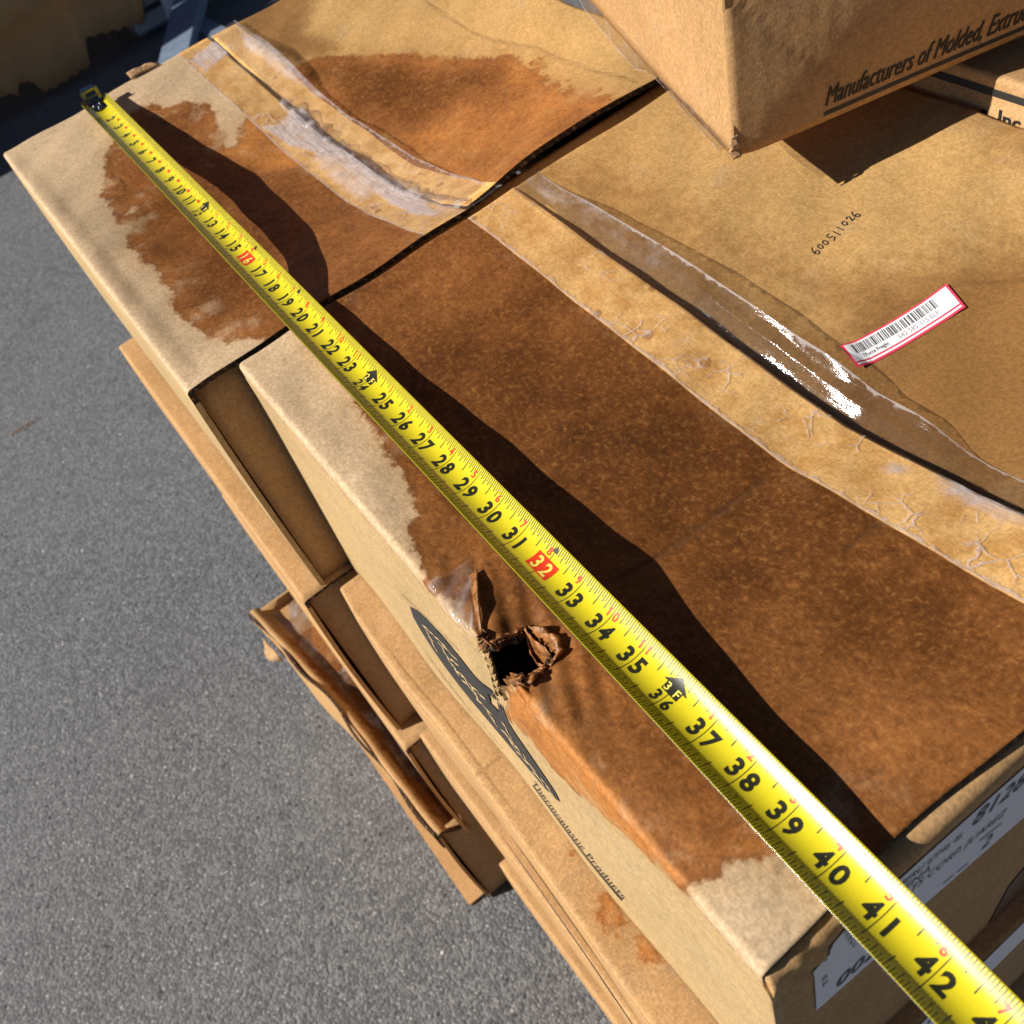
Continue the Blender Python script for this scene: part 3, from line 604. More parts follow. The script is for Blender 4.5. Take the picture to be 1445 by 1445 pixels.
o = sheet('side_panel', axis(AX0, AX1 + .006, .015), np.linspace(-H + .001, -.0125, 12), sA, .0045, sidem, boxA); flat_shade_walls(o)
o = sheet('side_panel', axis(AX0, AX1, .1), np.linspace(-.006, -H + .001, 4), lambda U, V: (U, AY1 + 0 * U, V), .0045, sidem, boxA); flat_shade_walls(o)
def eA(U, V): return -.006 - .010 * sstep(U, .05, .30) + .002 * np.sin(np.pi * -V / H) + 0 * U - .004 * sstep(V, -.03, 0), U, V + hAn(np.full_like(U, -.02), U) * sstep(V, -.05, 0)
o = sheet('end_panel', axis(.0048, AY1 - .006, .01), np.linspace(-H + .001, -.0055, 14), eA, .0045, [M['kraft_low'], M['kraft_low']], boxA); flat_shade_walls(o)
o = sheet('end_panel', axis(.0048, AY1 - .006, .03), np.linspace(-.0055, -H + .001, 5), lambda U, V: (AX0 + .004 + 0 * U, U, V), .0045, sidem, boxA); flat_shade_walls(o)
bm = bmesh.new(); box(bm, AX0 + .012, AX1 - .02, AY0 + .012, AY1 - .012, -H + .0005, -H + .005); bmobj('bottom_panel', bm, topm, boxA)
# a torn scrap of liner lifting at the far edge, beside the tape hook
def scrapA(U, V): return AX0 - .010 * U - .002, .155 + V * (1 - .45 * U), .002 + .004 * np.sin(U * 2.2) + .0008 * np.sin(V * 160)
sheet('torn_liner', np.linspace(0, 1, 7), np.linspace(0, .036, 10), scrapA, .0008, [M['dryliner'], M['dryliner']], boxA)

def tape_haze(items):
    def hz(X, Y):
        t = np.zeros(X.shape)
        for p, amt, sf in items: t = np.maximum(t, amt * sstep(sdf(D[p], X, Y), -sf, sf))
        return t
    return hz
# packing tape along A's seam: the half on the near flap is stuck, the half on the far flap has let go
def tA_near(U, V):
    y = .2135 - .003 * (U + .525) / .52 + V * (AS - .2135)
    lift = .0045 * np.exp(-((U + .20) / .05) ** 2) * sstep(V, .1, .6) + .003 * np.exp(-((U + .33) / .025) ** 2) * V
    return U, y, hAn(U, y) + wav(U, y) + .0006 + lift + .0006 * np.sin(U * 210) * np.sin(V * 9) * (lift > .001)
def curl(U): return .004 + .010 * np.exp(-((U + .42) / .06) ** 2) + .006 * np.exp(-((U + .22) / .07) ** 2) * 1.0
def tA_far(U, V):
    y = AS - .0005 + V * .033
    s = sstep(U, -.06, -.015)
    z0 = hAn(U, np.full_like(y, AS)) + wav(U, y) + .0008
    z1 = hAf(U, y) + wav(U, y, 1.2) + .0008 + curl(U) * sstep(V, .0, .8) * (1 - s)
    return U, y, z0 * (1 - sstep(V, 0, .35)) + z1 * sstep(V, 0, .35) - .003 * np.exp(-((V - .12) / .08) ** 2) * (1 - s)
hzA = tape_haze([('AT_white', .95, .004), ('AT_lav', .55, .008), ('AT_lav2', .45, .003), ('AT_lav3', .40, .004)])
us = axis(AX0 + .001, AX1 + .001, .003)
edgeN = lambda U, V: np.exp(-V * 14)
sheet('packing_tape', us, np.linspace(0, 1, 18), tA_near, 0, [M['film']], boxA, attrs={
    'haze': lambda U, V: hzA(U, .2135 + V * .0395) + .10 * np.exp(-((V - 1) / .12) ** 2) + .25 * sstep(U, -.16, -.05) * np.exp(-((V - .9) / .25) ** 2) + .16 * (1 - sstep(U, -.44, -.40)), 'edge': edgeN})
sheet('packing_tape', us, np.linspace(0, 1, 16), tA_far, 0, [M['film_clear']], boxA, attrs={
    'haze': lambda U, V: hzA(U, AS + V * .033) + .16 * np.exp(-((V - 1) / .2) ** 2) + .2 * np.exp(-(V / .2) ** 2), 'edge': lambda U, V: np.exp(-(1 - V) * 9)})

fr = np.random.default_rng(21); fk = np.linspace(-.37, 0, 46); fa, fb_, fc2 = fr.uniform(0, 1, 46), fr.uniform(0, 1, 46), fr.uniform(0, 1, 46)
def foldA(U, V):
    ra, rb, rc = np.interp(U, fk, fa), np.interp(U, fk, fb_), np.interp(U, fk, fc2)
    y = AS - .008 + .003 * ra + V * (.009 + .008 * rb)
    return U, y, hAn(U, np.full_like(y, AS)) + .0018 + (.0010 + .0026 * rc) * np.sin(np.pi * cl(V)) + .0004 * np.sin(U * 300 + V * 7)
sheet('tape_fold', axis(-.36, -.012, .002), np.linspace(0, 1, 12), foldA, 0, [film('crumpled_tape_film', 0.10, 0.16, veins=0.3, crinkle=1.5)], boxA, attrs={
    'haze': lambda U, V: .10 + .42 * np.interp(U, fk, fa) * np.interp(U, fk, fc2), 'edge': lambda U, V: .6 * np.exp(-V * 5)})

# ------------------------------------------------------------------ BOX B: the near one, torn open at its long edge
boxB = thing('damaged_carton', 'wet brown box with a ragged hole torn through its near top edge', 'cardboard box', (.261, .288, -H), 'wet boxes of the top layer')
LEAN = .0085 / H; ELEAN = .012 / H; EOUT = .0048
hole = D['B_hole']; HC = (.333, .012)
def snap(U, V):
    """pull grid points that lie close to the torn outline onto it"""
    e = 1e-4; d = sdf(hole, U, V); gx = (sdf(hole, U + e, V) - d) / e; gy = (sdf(hole, U, V + e) - d) / e
    j = (.0007 * np.sin(U * 1900 + V * 700) + .0005 * np.sin(V * 2600 - U * 900)) * sstep(V, -.02, 0)
    w_ = np.abs(d) < .0013
    return np.where(w_, U - (d - j) * gx, U), np.where(w_, V - (d - j) * gy, V)
def crum(U, V):
    d = np.hypot(U - HC[0], V - HC[1])
    dd = sdf(hole, U, V)
    return -.0045 * np.exp(-(np.maximum(-dd, 0) / .010) ** 2) + .0016 * np.exp(-(d / .05) ** 2) * np.sin(U * 330 + V * 190) * np.sin(V * 270 - U * 120)
def fB(U, V):
    if U.size > 3000: U, V = snap(U, V)
    X, Y, Z = near_flap(BY0, hBn, -LEAN * 0)(U, V)
    cf = crum(U, V)
    up = sstep(V, -.004, .006)
    ex = .0025 * (1 - U / .5) * 1.0                      # the long edge runs a touch out of square
    Z = Z + cf * up - .003 * np.exp(-((V - .002) / .012) ** 2) * sstep(U, .34, .40) * (1 - sstep(U, .46, .49))
    Y = Y + ex - cf * .8 * (1 - up)
    X = X - .0045 * np.exp(-((V - .085) / .05) ** 2) * sstep(U, .45, BX1)
    return X, Y, Z
def keepB(U, V): return sdf(hole, U, V) < .0002
fine_u = [(.25, .385, .0011)]
usB = axis(BX0, BX1, .003, fine_u)
atB = build_flap_attrs(['B_main', 'B_band'], (.60, [('B_dark', .16, .05), ('B_light', -.10, .04), ('B_red', -.22, .03), ('B_org', -.28, .05), ('B_band', -.42, .003)]),
                       creases=[('B_crease1', 1.3), ('B_crease2', 1.2), ('B_crease3', 1.2), ('B_tick', 1.0)], tape=lambda U, V: V - .2035)
o = sheet('top_flap', usB, np.concatenate([axis(-.012, .045, .0012), axis(.0475, BS - BY0 - .001, .0026)]), fB, .0045, topm, boxB, keep=keepB, attrs=atB); flat_shade_walls(o)
def sB(U, V):
    if U.size > 3000: U, V = snap(U, V)
    return U + ELEAN * np.maximum(-V - .02, 0) * sstep(U, .40, BX1) + EOUT * sstep(-V, .012, .022) * sstep(U, .46, BX1), BY0 + .0025 * (1 - U / .5) + LEAN * V * 1.0 - crum(U, V) * .8 + .0015 * np.sin(U * 30) * sstep(-V, .0125, .07), V
o = sheet('side_panel', usB, np.concatenate([axis(-H + .001, -.118, .01), axis(-.115, -.0125, .0022)]), sB, .0045, sidem, boxB, keep=keepB, attrs=atB); flat_shade_walls(o)
def fBf(U, V):
    Y = BS + .0015 + V
    return U + .0015 * np.sin(V * 12), Y, hBf(U, Y) + wav(U, Y, 1.2)
AF = lambda key, U, V: sdf(D[key], U, V + BS)
o = sheet('top_flap', axis(BX0 + .001, BX1 - .002, .003), axis(0, BY1 - BS - .002, .003), fBf, .0045, farm, boxB, attrs={
    'sd': lambda U, V: np.full(U.shape, -1.0), 'tone': lambda U, V: np.full(U.shape, .3),
    'soft': lambda U, V: np.clip(.66 * sstep(AF('BF_band', U, V), -.045, .035) + .45 * sstep(AF('BF_dark', U, V), -.02, .025) + .50 * sstep(AF('BF_corner', U, V), -.02, .02) + .55 * sstep(U, .20, .40) * sstep(AF('BF_band', U, V), -.16, .0), 0, 1),
    'crease': lambda U, V: .7 * np.exp(-(linedist(D['BF_crease1'], U, V + BS) / .0018) ** 2)}); flat_shade_walls(o)
# end panels; the one towards the viewer bulges outward and has its minor flap rolled over the top
def eB(U, V):
    # V: unfolded from -H up to 0, then rolls inward over the top
    r = .007; vt = -.0105
    th = cl((V - vt) / (r * math.pi / 2)) * math.pi / 2
    X = .5238 + ELEAN * np.maximum(-V - .02, 0) - r * (1 - np.cos(th)) + r * .0
    Z = np.where(V <= vt, V, vt + r * np.sin(th))
    extra = np.maximum(V - vt - r * math.pi / 2, 0)
    X = X - extra
    sag = hBn(np.full_like(U, .505), np.minimum(U, BS)) * np.where(U < BS, 1, cl((BY1 - U) / .25))
    dent = .0016 * np.exp(-((U - .058) / .012) ** 2) * np.exp(-((V + .02) / .014) ** 2) * np.sin(U * 420 + V * 260)
    return X + dent, U + LEAN * np.minimum(V, 0) * (1 - sstep(U, .04, .10)), Z + sag * sstep(V, -.08, 0) + dent
o = sheet('end_panel', axis(.0392, BY1 - .006, .006, [(.038, .10, .002)]), np.concatenate([axis(-H + .001, -.05, .012), axis(-.045, .008, .0022)]), eB, .0045, [M['kraft_low'], M['kraft_low']], boxB); flat_shade_walls(o)
o = sheet('end_panel', axis(.0435, BY1 - .006, .02), np.linspace(-.0075, -H + .001, 6), lambda U, V: (BX0 + .006 + 0 * U, U, V + hBn(np.full_like(U, .02), U) * 0), .0045, sidem, boxB); flat_shade_walls(o)
o = sheet('side_panel', axis(BX0, BX1, .1), np.linspace(-.008, -H + .001, 4), lambda U, V: (U, BY1 + 0 * U, V), .0045, sidem, boxB); flat_shade_walls(o)
bm = bmesh.new(); box(bm, BX0 + .014, BX1 - .014, BY0 + .014, BY1 - .014, -H + .0005, -H + .005); bmobj('bottom_panel', bm, topm, boxB)

# torn bits round the hole
def onB(x, v, up=0.0):
    X, Y, Z = fB(np.atleast_1d(np.array(x, float)), np.atleast_1d(np.array(v, float))); return X, Y, Z + up
def lip(name, path, width, rise, mat, seed, out=(1, 0)):
    """a curled strip of liner that follows path (x, v) on the flap"""
    P = np.array(path); s = np.linspace(0, len(P) - 1, 26); r = np.random.default_rng(seed)
    px = np.interp(s, range(len(P)), P[:, 0]); pv = np.interp(s, range(len(P)), P[:, 1])
    jag = np.interp(s, np.linspace(0, len(P) - 1, 11), r.uniform(.6, 1.25, 11))
    def f(U, V):
        x = np.interp(U, s, px); v = np.interp(U, s, pv); j = np.interp(U, s, jag)
        endt = np.sin(np.pi * cl(U / s[-1])) ** .6
        xx = x + out[0] * width * V * j * endt; vv = v + out[1] * width * V * j * endt
        X, Y, Z = fB(xx, vv)
        return X, Y, Z + .001 + endt * rise * np.sin(V * 2.4) * j + .0007 * np.sin(U * 9 + V * 5)
    return sheet(name, s, np.linspace(0, 1, 9), f, .0007, [mat, mat], boxB)
lip('torn_liner', [(.3215, .027), (.328, .0262), (.336, .0285), (.345, .0275), (.3485, .021)], .0075, .0055, M['wetliner'], 3, (.35, .9))
lip('torn_liner', [(.3475, .0180), (.3478, .0135), (.3500, .0055), (.3470, -.002), (.3385, -.016)], .005, .0030, M['wetliner'], 4, (1, .2))
lip('torn_liner', [(.3135, .0), (.3195, .0045), (.3205, .012), (.3215, .0186), (.3205, .026)], .004, .0018, M['wetliner'], 5, (-.6, .3))
lip('torn_liner', [(.3125, -.001), (.305, -.029), (.298, -.056), (.288, -.095)], .006, .002, M['wetliner'], 6, (-.9, -.3))
lip('torn_liner', [(.3465, .0255), (.3480, .0180), (.3480, .0130), (.3495, .0060)], .017, -.032, M['wetliner'], 8, (-.9, -.1))
lip('torn_liner', [(.3220, .0245), (.3280, .0245), (.3360, .0262), (.3440, .0252)], .006, -.022, M['wetliner'], 9, (0, -.8))
# a lifted tongue of liner beside the hole, and a scrap of clear tape stuck over it
def tongue(U, V):
    a = np.array(D['B_tear']); x = .2760 + .036 * U; v = .0200 - .0160 * U + (.006 - .005 * U) * V
    X, Y, Z = fB(x, v); return X, Y, Z + .0012 + .0042 * np.sin(np.pi * cl(U * .9 + .1)) * V
sheet('torn_liner', np.linspace(0, 1, 16), np.linspace(0, 1, 8), tongue, .001, [M['wetliner'], M['dryliner']], boxB)
def scrap(U, V):
    x = .2665 + .041 * U; v = .0125 - .012 * U + (V - .45) * (.030 * (1 - .75 * U)) 
    X, Y, Z = fB(x, np.maximum(v, -.0118)); return X, Y - .0008, Z + .0014 + .0014 * np.sin(U * 13 + V * 6) * np.sin(V * 4) + .002 * U * V
sheet('tape_scrap', np.linspace(0, 1, 30), np.linspace(0, 1, 20), scrap, 0, [film('tape_scrap_film', 0.08, 0.14, veins=0.0, crinkle=1.2)], boxB,
      attrs={'haze': lambda U, V: .18 + .16 * np.sin(U * 11 + V * 4), 'edge': lambda U, V: np.zeros(U.shape)})

# packing tape on B: stuck to the near flap, lifted off the sunken far flap as one bowed sheet
def tB_near(U, V):
    y = .2415 + V * (BS - .001 - .2415)
    X, Y, Z = fB(U, y - BY0)
    return X, Y, Z + .0007 + .0003 * np.sin(U * 310 + V * 7)
usT = axis(BX0 + .0015, BX1 - .0005, .003)
sheet('packing_tape', usT, np.linspace(0, 1, 18), tB_near, 0, [M['film']], boxB, attrs={
    'haze': lambda U, V: .18 * sstep(U, .13, .2) * (1 - sstep(U, .27, .33)) * np.exp(-((V - .45) / .3) ** 2) + .55 * np.exp(-((U - .425) / .03) ** 2 - ((V - .95) / .22) ** 2)
                         + .5 * np.exp(-((U - .375) / .008) ** 2 - ((V - .75) / .16) ** 2) + .35 * np.exp(-(U / .012) ** 2),
    'edge': edgeN})
def liftB(U): return .019 * np.sin(np.pi * cl((U - .004) / .412)) ** .85 + .0010
def tB_far(U, V):
    y = BS - .0012 + V * (.0260 + .0008 * np.sin(U * 23))
    zn = hBn(U, np.full_like(U, BS)) + wav(U, np.full_like(U, BS - .001)) + .0009
    zf = hBf(U, y) + wav(U, y, 1.2) + .0008
    free = sstep(U, .004, .08) * (1 - sstep(U, .36, .425))
    t = sstep(V, 0, .30)
    stuck = zn * (1 - t) + zf * t
    bow = zn + (zf + liftB(U) - zn) * V - .0062 * np.sin(np.pi * cl(V * 1.6)) * (V < .62) + .0016 * np.sin(V * 11 + U * 9) * V + .0005 * np.sin(U * 88 + V * 14) * V
    return U, y, stuck * (1 - free) + bow * free
sheet('packing_tape', usT, np.linspace(0, 1, 22), tB_far, 0, [M['film_loose']], boxB, attrs={
    'haze': lambda U, V: .26 * sstep(V, .3, .6) * (1 - sstep(U, .12, .24)) + .14 * sstep(U, .39, .42) + .45 * np.exp(-((V - .02) / .10) ** 2) * sstep(U, .10, .16) * .6,
    'edge': lambda U, V: np.exp(-(1 - V) * 16)})

# freight label on the far flap
q = np.array(D['BF_label'])
def lab(pp, w0=.0775, h0=.0205):
    o0 = q[0]; ux = (q[1] - q[0]); vy = (q[3] - q[0])
    def fn(a, b):
        s, t = a / w0, b / h0
        x = o0[0] + ux[0] * s + vy[0] * (1 - t); y = o0[1] + ux[1] * s + vy[1] * (1 - t)
        z = hBf(x, y) + wav(x, y, 1.2) + pp + .0030 * (1 - sstep(s, 0, .16)) + .0012 * sstep(s, .80, 1.0) + .0006
        return x, y, z
    return fn
W0, H0 = .0775, .0205
cx = np.linspace(.004, W0, 20)
pr = Print(); pr.rect(0, W0, 0, H0); lb = pr.lay('shipping_label', lab(0), M['label_red'], boxB, cx, np.linspace(.004, H0, 6)); lb['label'] = 'white barcode label with a red border'
pr = Print(); pr.rect(.0016, W0 - .0016, .0040, H0 - .0014); pr.rect(.0016, W0 - .0016, .0014, .0030); pr.lay('label_paper', lab(.00018), M['label'], lb, cx, np.linspace(.004, H0, 6)) if False else None
def child(o, parent):
    o.parent = parent; return o
def sub(pr, name, fn, mat, part, cx=None, cy=None):
    """print that belongs to a part: same frame as its thing"""
    o = pr.lay(name, fn, mat, part.parent, cx, cy); o.parent = part; return o
pr = Print(); pr.rect(.0016, W0 - .0016, .0042, H0 - .0014); pr.rect(.0016, W0 - .0016, .0015, .0030)
sub(pr, 'label_paper', lab(.00018), M['label'], lb, cx, np.linspace(.004, H0, 6))
pr = Print(); x = .006; bars = np.random.default_rng(5)
while x < .066:
    bw = bars.choice([.00035, .0007, .0011]); pr.rect(x, x + bw, .0105, .0178); x += bw + bars.choice([.0004, .0007, .0010])
sub(pr, 'barcode', lab(.00034), M['label_grey'], lb, cx, [.013, .0155])
pr = Print(); pr.text('TForce Freight', .0085, .0062, .0036, bold=.012, xs=.85, align='LEFT'); sub(pr, 'label_lettering', lab(.00034), M['label_grey'], lb, cx)
pr = Print(); pr.text('542 585 315 ELP', .0340, .0060, .0045, xs=.95, align='LEFT'); sub(pr, 'label_lettering', lab(.00034), M['label_print_light'], lb, cx)

# hand-written number 600511026
G = {'6': [(.62, 1), (.28, .75), (.1, .35), (.3, .02), (.62, .1), (.66, .38), (.4, .48), (.14, .3)],
     '0': [(.5, .78), (.2, .62), (.14, .25), (.42, .05), (.72, .3), (.7, .65), (.5, .78)],
     '5': [(.75, .95), (.3, .92), (.25, .58), (.62, .5), (.66, .2), (.2, .02)],
     '1': [(.45, .98), (.38, .0)], '2': [(.15, .75), (.45, .98), (.7, .72), (.2, .08), (.82, .1)]}
a, b = np.array(D['BF_hand'][0]), np.array(D['BF_hand'][1]); L = np.linalg.norm(b - a); du = (b - a) / L; dn = np.array([-du[1], du[0]])
pr = Print(); pitch = L / 9.2
for i, ch in enumerate('600511026'):
    s = .0074 * (1.0 if ch in '65' else .85)
    off = (.0003 * math.sin(i * 2.1), .0010 * math.sin(i * 1.3))
    pr.stroke([(i * pitch + off[0] + px * s * .75, off[1] + py * s) for px, py in G[ch]], .00072)
def handf(X, Y):
    x = a[0] + du[0] * X + dn[0] * Y; y = a[1] + du[1] * X + dn[1] * Y
    return x, y, hBf(x, y) + wav(x, y, 1.2) + .0004
pr.lay('handwritten_number', handf, M['ink'], boxB)

# print on B's long side: an oval mark with script loops, thin rules, a name with a rule under it
def sideB(off):
    def fn(X, Z):
        x, y, z = sB(X, Z); return x, y - off, z
    return fn
lg = np.array(D['S_logo'])
 
pr = Print(); K = 64
ell = [(.266 + .093 * math.cos(t) - .012 * math.sin(t), -.142 + .066 * math.sin(t) + .010 * math.cos(t)) for t in np.linspace(0, 2 * math.pi, K, endpoint=False)]
cutx = np.linspace(.17, .36, 24); cutz = np.linspace(-.21, -.07, 12)
holeclip = lambda p: [v for v in p]
pr.poly([tuple(p) for p in lg]); mk = pr.lay('printed_mark', sideB(.0006), M['ink_grey'], boxB, cutx, cutz)
# keep the mark off the torn hole
bm = bmesh.new(); bm.from_mesh(mk.data); off = np.array(boxB.location)
dead = [f for f in bm.faces if sdf(hole, np.array([f.calc_center_median().x + off[0]]), np.array([f.calc_center_median().z + off[2]]))[0] > -.004]
bmesh.ops.delete(bm, geom=dead, context='FACES'); bm.to_mesh(mk.data); bm.free()
pr = Print()
for st in D['S_strokes']:
    st = np.array(st); wid = np.array([1.0, 1.6])
    if sdf(hole, st[:, 0], st[:, 1]).max() > -.009: continue
    for p0, p1 in zip(st[:-1], st[1:]):
        d_ = p1 - p0; d_ = d_ / (np.linalg.norm(d_) + 1e-9); q_ = np.array([-d_[1], d_[0]]) * .0011
        pr.poly([tuple(p0 - q_), tuple(p1 - q_), tuple(p1 + q_), tuple(p0 + q_)])
sub(pr, 'script_loops', sideB(.0010), plain('unprinted_script', (0.47, 0.335, 0.175), 0.8), mk)
for pl in ([(.185, -.093), (.262, -.074)], [(.15, -.185), (.19, -.214), (.25, -.226)], [(.16, -.200), (.21, -.226)]):
    pr = Print(); pr.stroke(pl, .0010); pr.lay('printed_line', sideB(.0007), M['ink_grey'], boxB)
fit = lambda t_, size, wd, **kw: wd / (max(q[0] for q in text2d(t_, size, align='LEFT', **kw)[0]) + 1e-9)
qn = np.array(D['S_name'])
def namef(a, b):
    s_, t_ = a[:, None] if False else a, b
    X = (qn[0][0] * (1 - s_) + qn[1][0] * s_) * (1 - t_) + (qn[3][0] * (1 - s_) + qn[2][0] * s_) * t_
    Z = (qn[0][1] * (1 - s_) + qn[1][1] * s_) * (1 - t_) + (qn[3][1] * (1 - s_) + qn[2][1] * s_) * t_
    return sideB(.0007)(X, Z)
pr = Print(); pr.rect(.02, 1.0, -.28, -.10); pr.lay('printed_rule', namef, M['ink_grey'], boxB, np.linspace(.05, .95, 16))
pr = Print(); pr.text('Thermoplastic Products', 0, .05, 1.0, xs=fit('Thermoplastic Products', 1.0, 1.0), align='LEFT')
nm = pr.lay('printed_name', namef, M['ink_grey'], boxB)

# address labels on B's end panel
def endB(off):
    def fn(Y, Z):
        x, y, z = eB(Y, Z); return x + off, y, z
    return fn
ink = M['label_grey']
pr = Print(); pr.poly([(.096, -.0125), (.235, -.026), (.252, -.104), (.113, -.080)]); l1 = pr.lay('address_label', endB(.0006), M['label'], boxB, np.linspace(.1, .25, 12), np.linspace(-.1, -.004, 14))
pr = Print(); rot = -.24
pr.text('81284', .152, -.0330, .0185, rot=rot, align='LEFT', shear=.15)
pr.text('BERU 47P46 46', .1085, -.0250, .0082, rot=rot, align='LEFT', shear=.1, xs=.75)
pr.text('ENA', .1110, -.0345, .0088, rot=rot, align='LEFT', shear=.1)
pr.text('TS CORP. JUAREZ', .1150, -.0445, .0090, rot=rot, align='LEFT', shear=.1, xs=.92)
pr.text('2', .1640, -.0800, .0150, rot=rot, align='LEFT', shear=.1)
pr.stroke([(.1625, -.0640), (.178, -.0690)], .0011); pr.stroke([(.1395, -.0765), (.1465, -.0785)], .0011); pr.stroke([(.149, -.079), (.156, -.081)], .0011)
sub(pr, 'label_lettering', endB(.0010), ink, l1, None, np.linspace(-.1, -.004, 14))
pr = Print(); pr.poly([(.0600, -.033), (.0690, -.027), (.0712, -.016), (.0780, -.0125), (.118, -.0145), (.130, -.098), (.0600, -.087)]); l2 = pr.lay('address_label', endB(.0007), M['label'], boxB, np.linspace(.06, .14, 6), np.linspace(-.1, -.002, 14))
pr = Print()
for i in range(5):
    for j in range(7): pr.text('47EM9C8'[(i * 3 + j) % 7], .0755 + j * .0040 + i * .0012, -.0165 - i * .0070 - j * .0010, .0060, rot=rot, align='LEFT')
pr.text('0026', .0700, -.0800, .0170, rot=-.16, align='LEFT', shear=.15, bold=.01)
pr.text('8', .0635, -.052, .0066, align='LEFT'); pr.text('K', .0635, -.060, .0066, align='LEFT')
sub(pr, 'label_lettering', endB(.0011), ink, l2, None, np.linspace(-.1, -.002, 14))
pr = Print(); pr.poly([(.192, -.245), (.204, -.200), (.226, -.186), (.260, -.190), (.250, -.245)]); pr.lay('dark_patch', endB(.0006), plain('dark_brown_patch', (.10, .05, .02), .5, noise=.3), boxB, None, np.linspace(-.24, -.19, 5))  # flat dark brown patch low on the end panel

# ------------------------------------------------------------------ lower layers
GA = 'boxes of the lower layers'
carton('carton', 'second layer box under the hook end box, its pale top edge sticking out', -.515, .0005, -.0212, .47, -H - .0005, .2615, GA)
carton('carton', 'box of the third layer with a dark shaded end, under the upper left stack', -.49, .0245, -.0275, .46, -.5115, .2525, GA)
def rimA4(x): return np.interp(x, [-.515, -.46, -.36, -.25, -.09, 0], [0, .006, .018, .030, .036, .041])
at4 = {'sd': lambda U, V: np.minimum(V - .012, .02) + .012 * np.sin(U * 23) * 0 + np.where(U < -.43, -.03, 0.0), 'tone': lambda U, V: .30 + .25 * sstep(U, -.40, -.30) + .2 * np.sin(U * 31) * .5,
       'crease': lambda U, V: .8 * np.exp(-((V - .016) / .003) ** 2)}
b4 = carton('carton', 'lowest box at the left, wet top sunk behind a crumpled upright rim', -.515, -.002, -.1010, .42, -.7655, .262, GA, flap_attrs=at4, sunk=.022, near_edge=rimA4)
# its upright rim, a bulged side and a film of wet tape over the sunken flap
def rim4(U, V):
    y = -.1010 + rimA4(U) + .003 * np.sin(U * 40) * V
    return U, y - .004 - .010 * np.exp(-((U + .30) / .10) ** 2) * (1 - V), -.7655 - .045 + V * (.047 + .004 * np.sin(U * 17) + .002 * np.sin(U * 61))
o = sheet('torn_rim', axis(-.512, -.004, .006), np.linspace(0, 1, 12), rim4, .004, [M['kraft_low'], M['edge']], b4); flat_shade_walls(o)
def wet4(U, V):
    y = -.094 + rimA4(U) + V * .07
    return U, y, -.7655 - .012 - .010 * sstep(V, 0, .5) + .0015 * np.sin(U * 47 + V * 6)
sheet('packing_tape', axis(-.50, -.02, .005), np.linspace(0, 1, 12), wet4, 0, [M['film_loose']], b4, attrs={
    'haze': lambda U, V: .22 + .15 * np.sin(U * 30) + .3 * np.exp(-((U + .22) / .02) ** 2) + .25 * (1 - sstep(U, -.46, -.42)), 'edge': lambda U, V: np.zeros(U.shape)})
sheet('torn_liner', np.linspace(0, 1, 8), np.linspace(0, 1, 5), lambda U, V: (-.475 + .05 * U, -.108 + .006 * U - .016 * V * np.sin(np.pi * U), -.79 - .02 * V + .004 * np.sin(U * 9)), .0012, [M['dryliner'], M['dryliner']], b4)

xs_, ys_ = np.array(D['B2_left'])[:, 0], np.array(D['B2_left'])[:, 1]
def ne2(x): return np.interp(x, xs_, ys_) - .0112
def splat(U, V):
    Y = .0112 + ne2(U) + V
    d = np.maximum(np.maximum(sdf(D['B2_splat'], U, Y), sdf(D['B2_splat2'], U, Y)), sdf(D['B2_spot'], U, Y)); return d
at2 = {'sd': splat, 'tone': lambda U, V: np.full(U.shape, .12), 'crease': lambda U, V: np.maximum(.9 * np.exp(-(linedist(D['B2_crease'], U, .0112 + ne2(U) + V) / .0012) ** 2),
       .7 * np.exp(-((V - .0085) / .0012) ** 2) * sstep(U, .08, .12) * (1 - sstep(U, .25, .30)))}
b2 = carton('carton', 'box under the torn box, its top showing a splatter stain beside the wall above', .0115, .546, .0112, .52, -H - .0005, .2525, GA, flap_attrs=at2, near_edge=ne2, lean=-.002)
b3 = carton('carton', 'third layer box below the splattered box, seen as a thin strip', .025, .54, -.0060, .50, -.5015, .253, GA)
carton('carton', 'lowest box in the right hand stack with scuffed green grey dirt on its side', .085, .56, -.0190, .48, -.755, .2725, GA)
pr = Print(); pts = [(.20, -.32)]
K = 40; pr.poly([(.330 + .098 * math.cos(t), -.385 + .060 * math.sin(t)) for t in np.linspace(0, 2 * math.pi, K, endpoint=False)])
pr.lay('printed_mark', lambda X, Z: (X, .0112 + ne2(X) - .0050 - 0 * Z + .003 * np.sin(np.pi * -(Z + H) / .25) * -1, Z), M['ink_grey'], b2, np.linspace(.24, .42, 16), np.linspace(-.44, -.33, 8))
pr = Print(); pr.poly([(.085, -H - .004), (.30, -H - .004), (.30, -H - .085), (.085, -H - .085)])
l3 = pr.lay('address_label', lambda Y, Z: (.5462 + 0 * Y, Y, Z), M['label'], b2)
pr = Print(); pr.text('81284', .112, -H - .030, .026, align='LEFT', shear=.15); pr.text('ENA CORP.', .112, -H - .046, .011, align='LEFT', shear=.15); pr.text('JUAREZ', .15, -H - .062, .011, align='LEFT', shear=.15)
sub(pr, 'label_lettering', lambda Y, Z: (.5467 + 0 * Y, Y, Z), ink, l3)

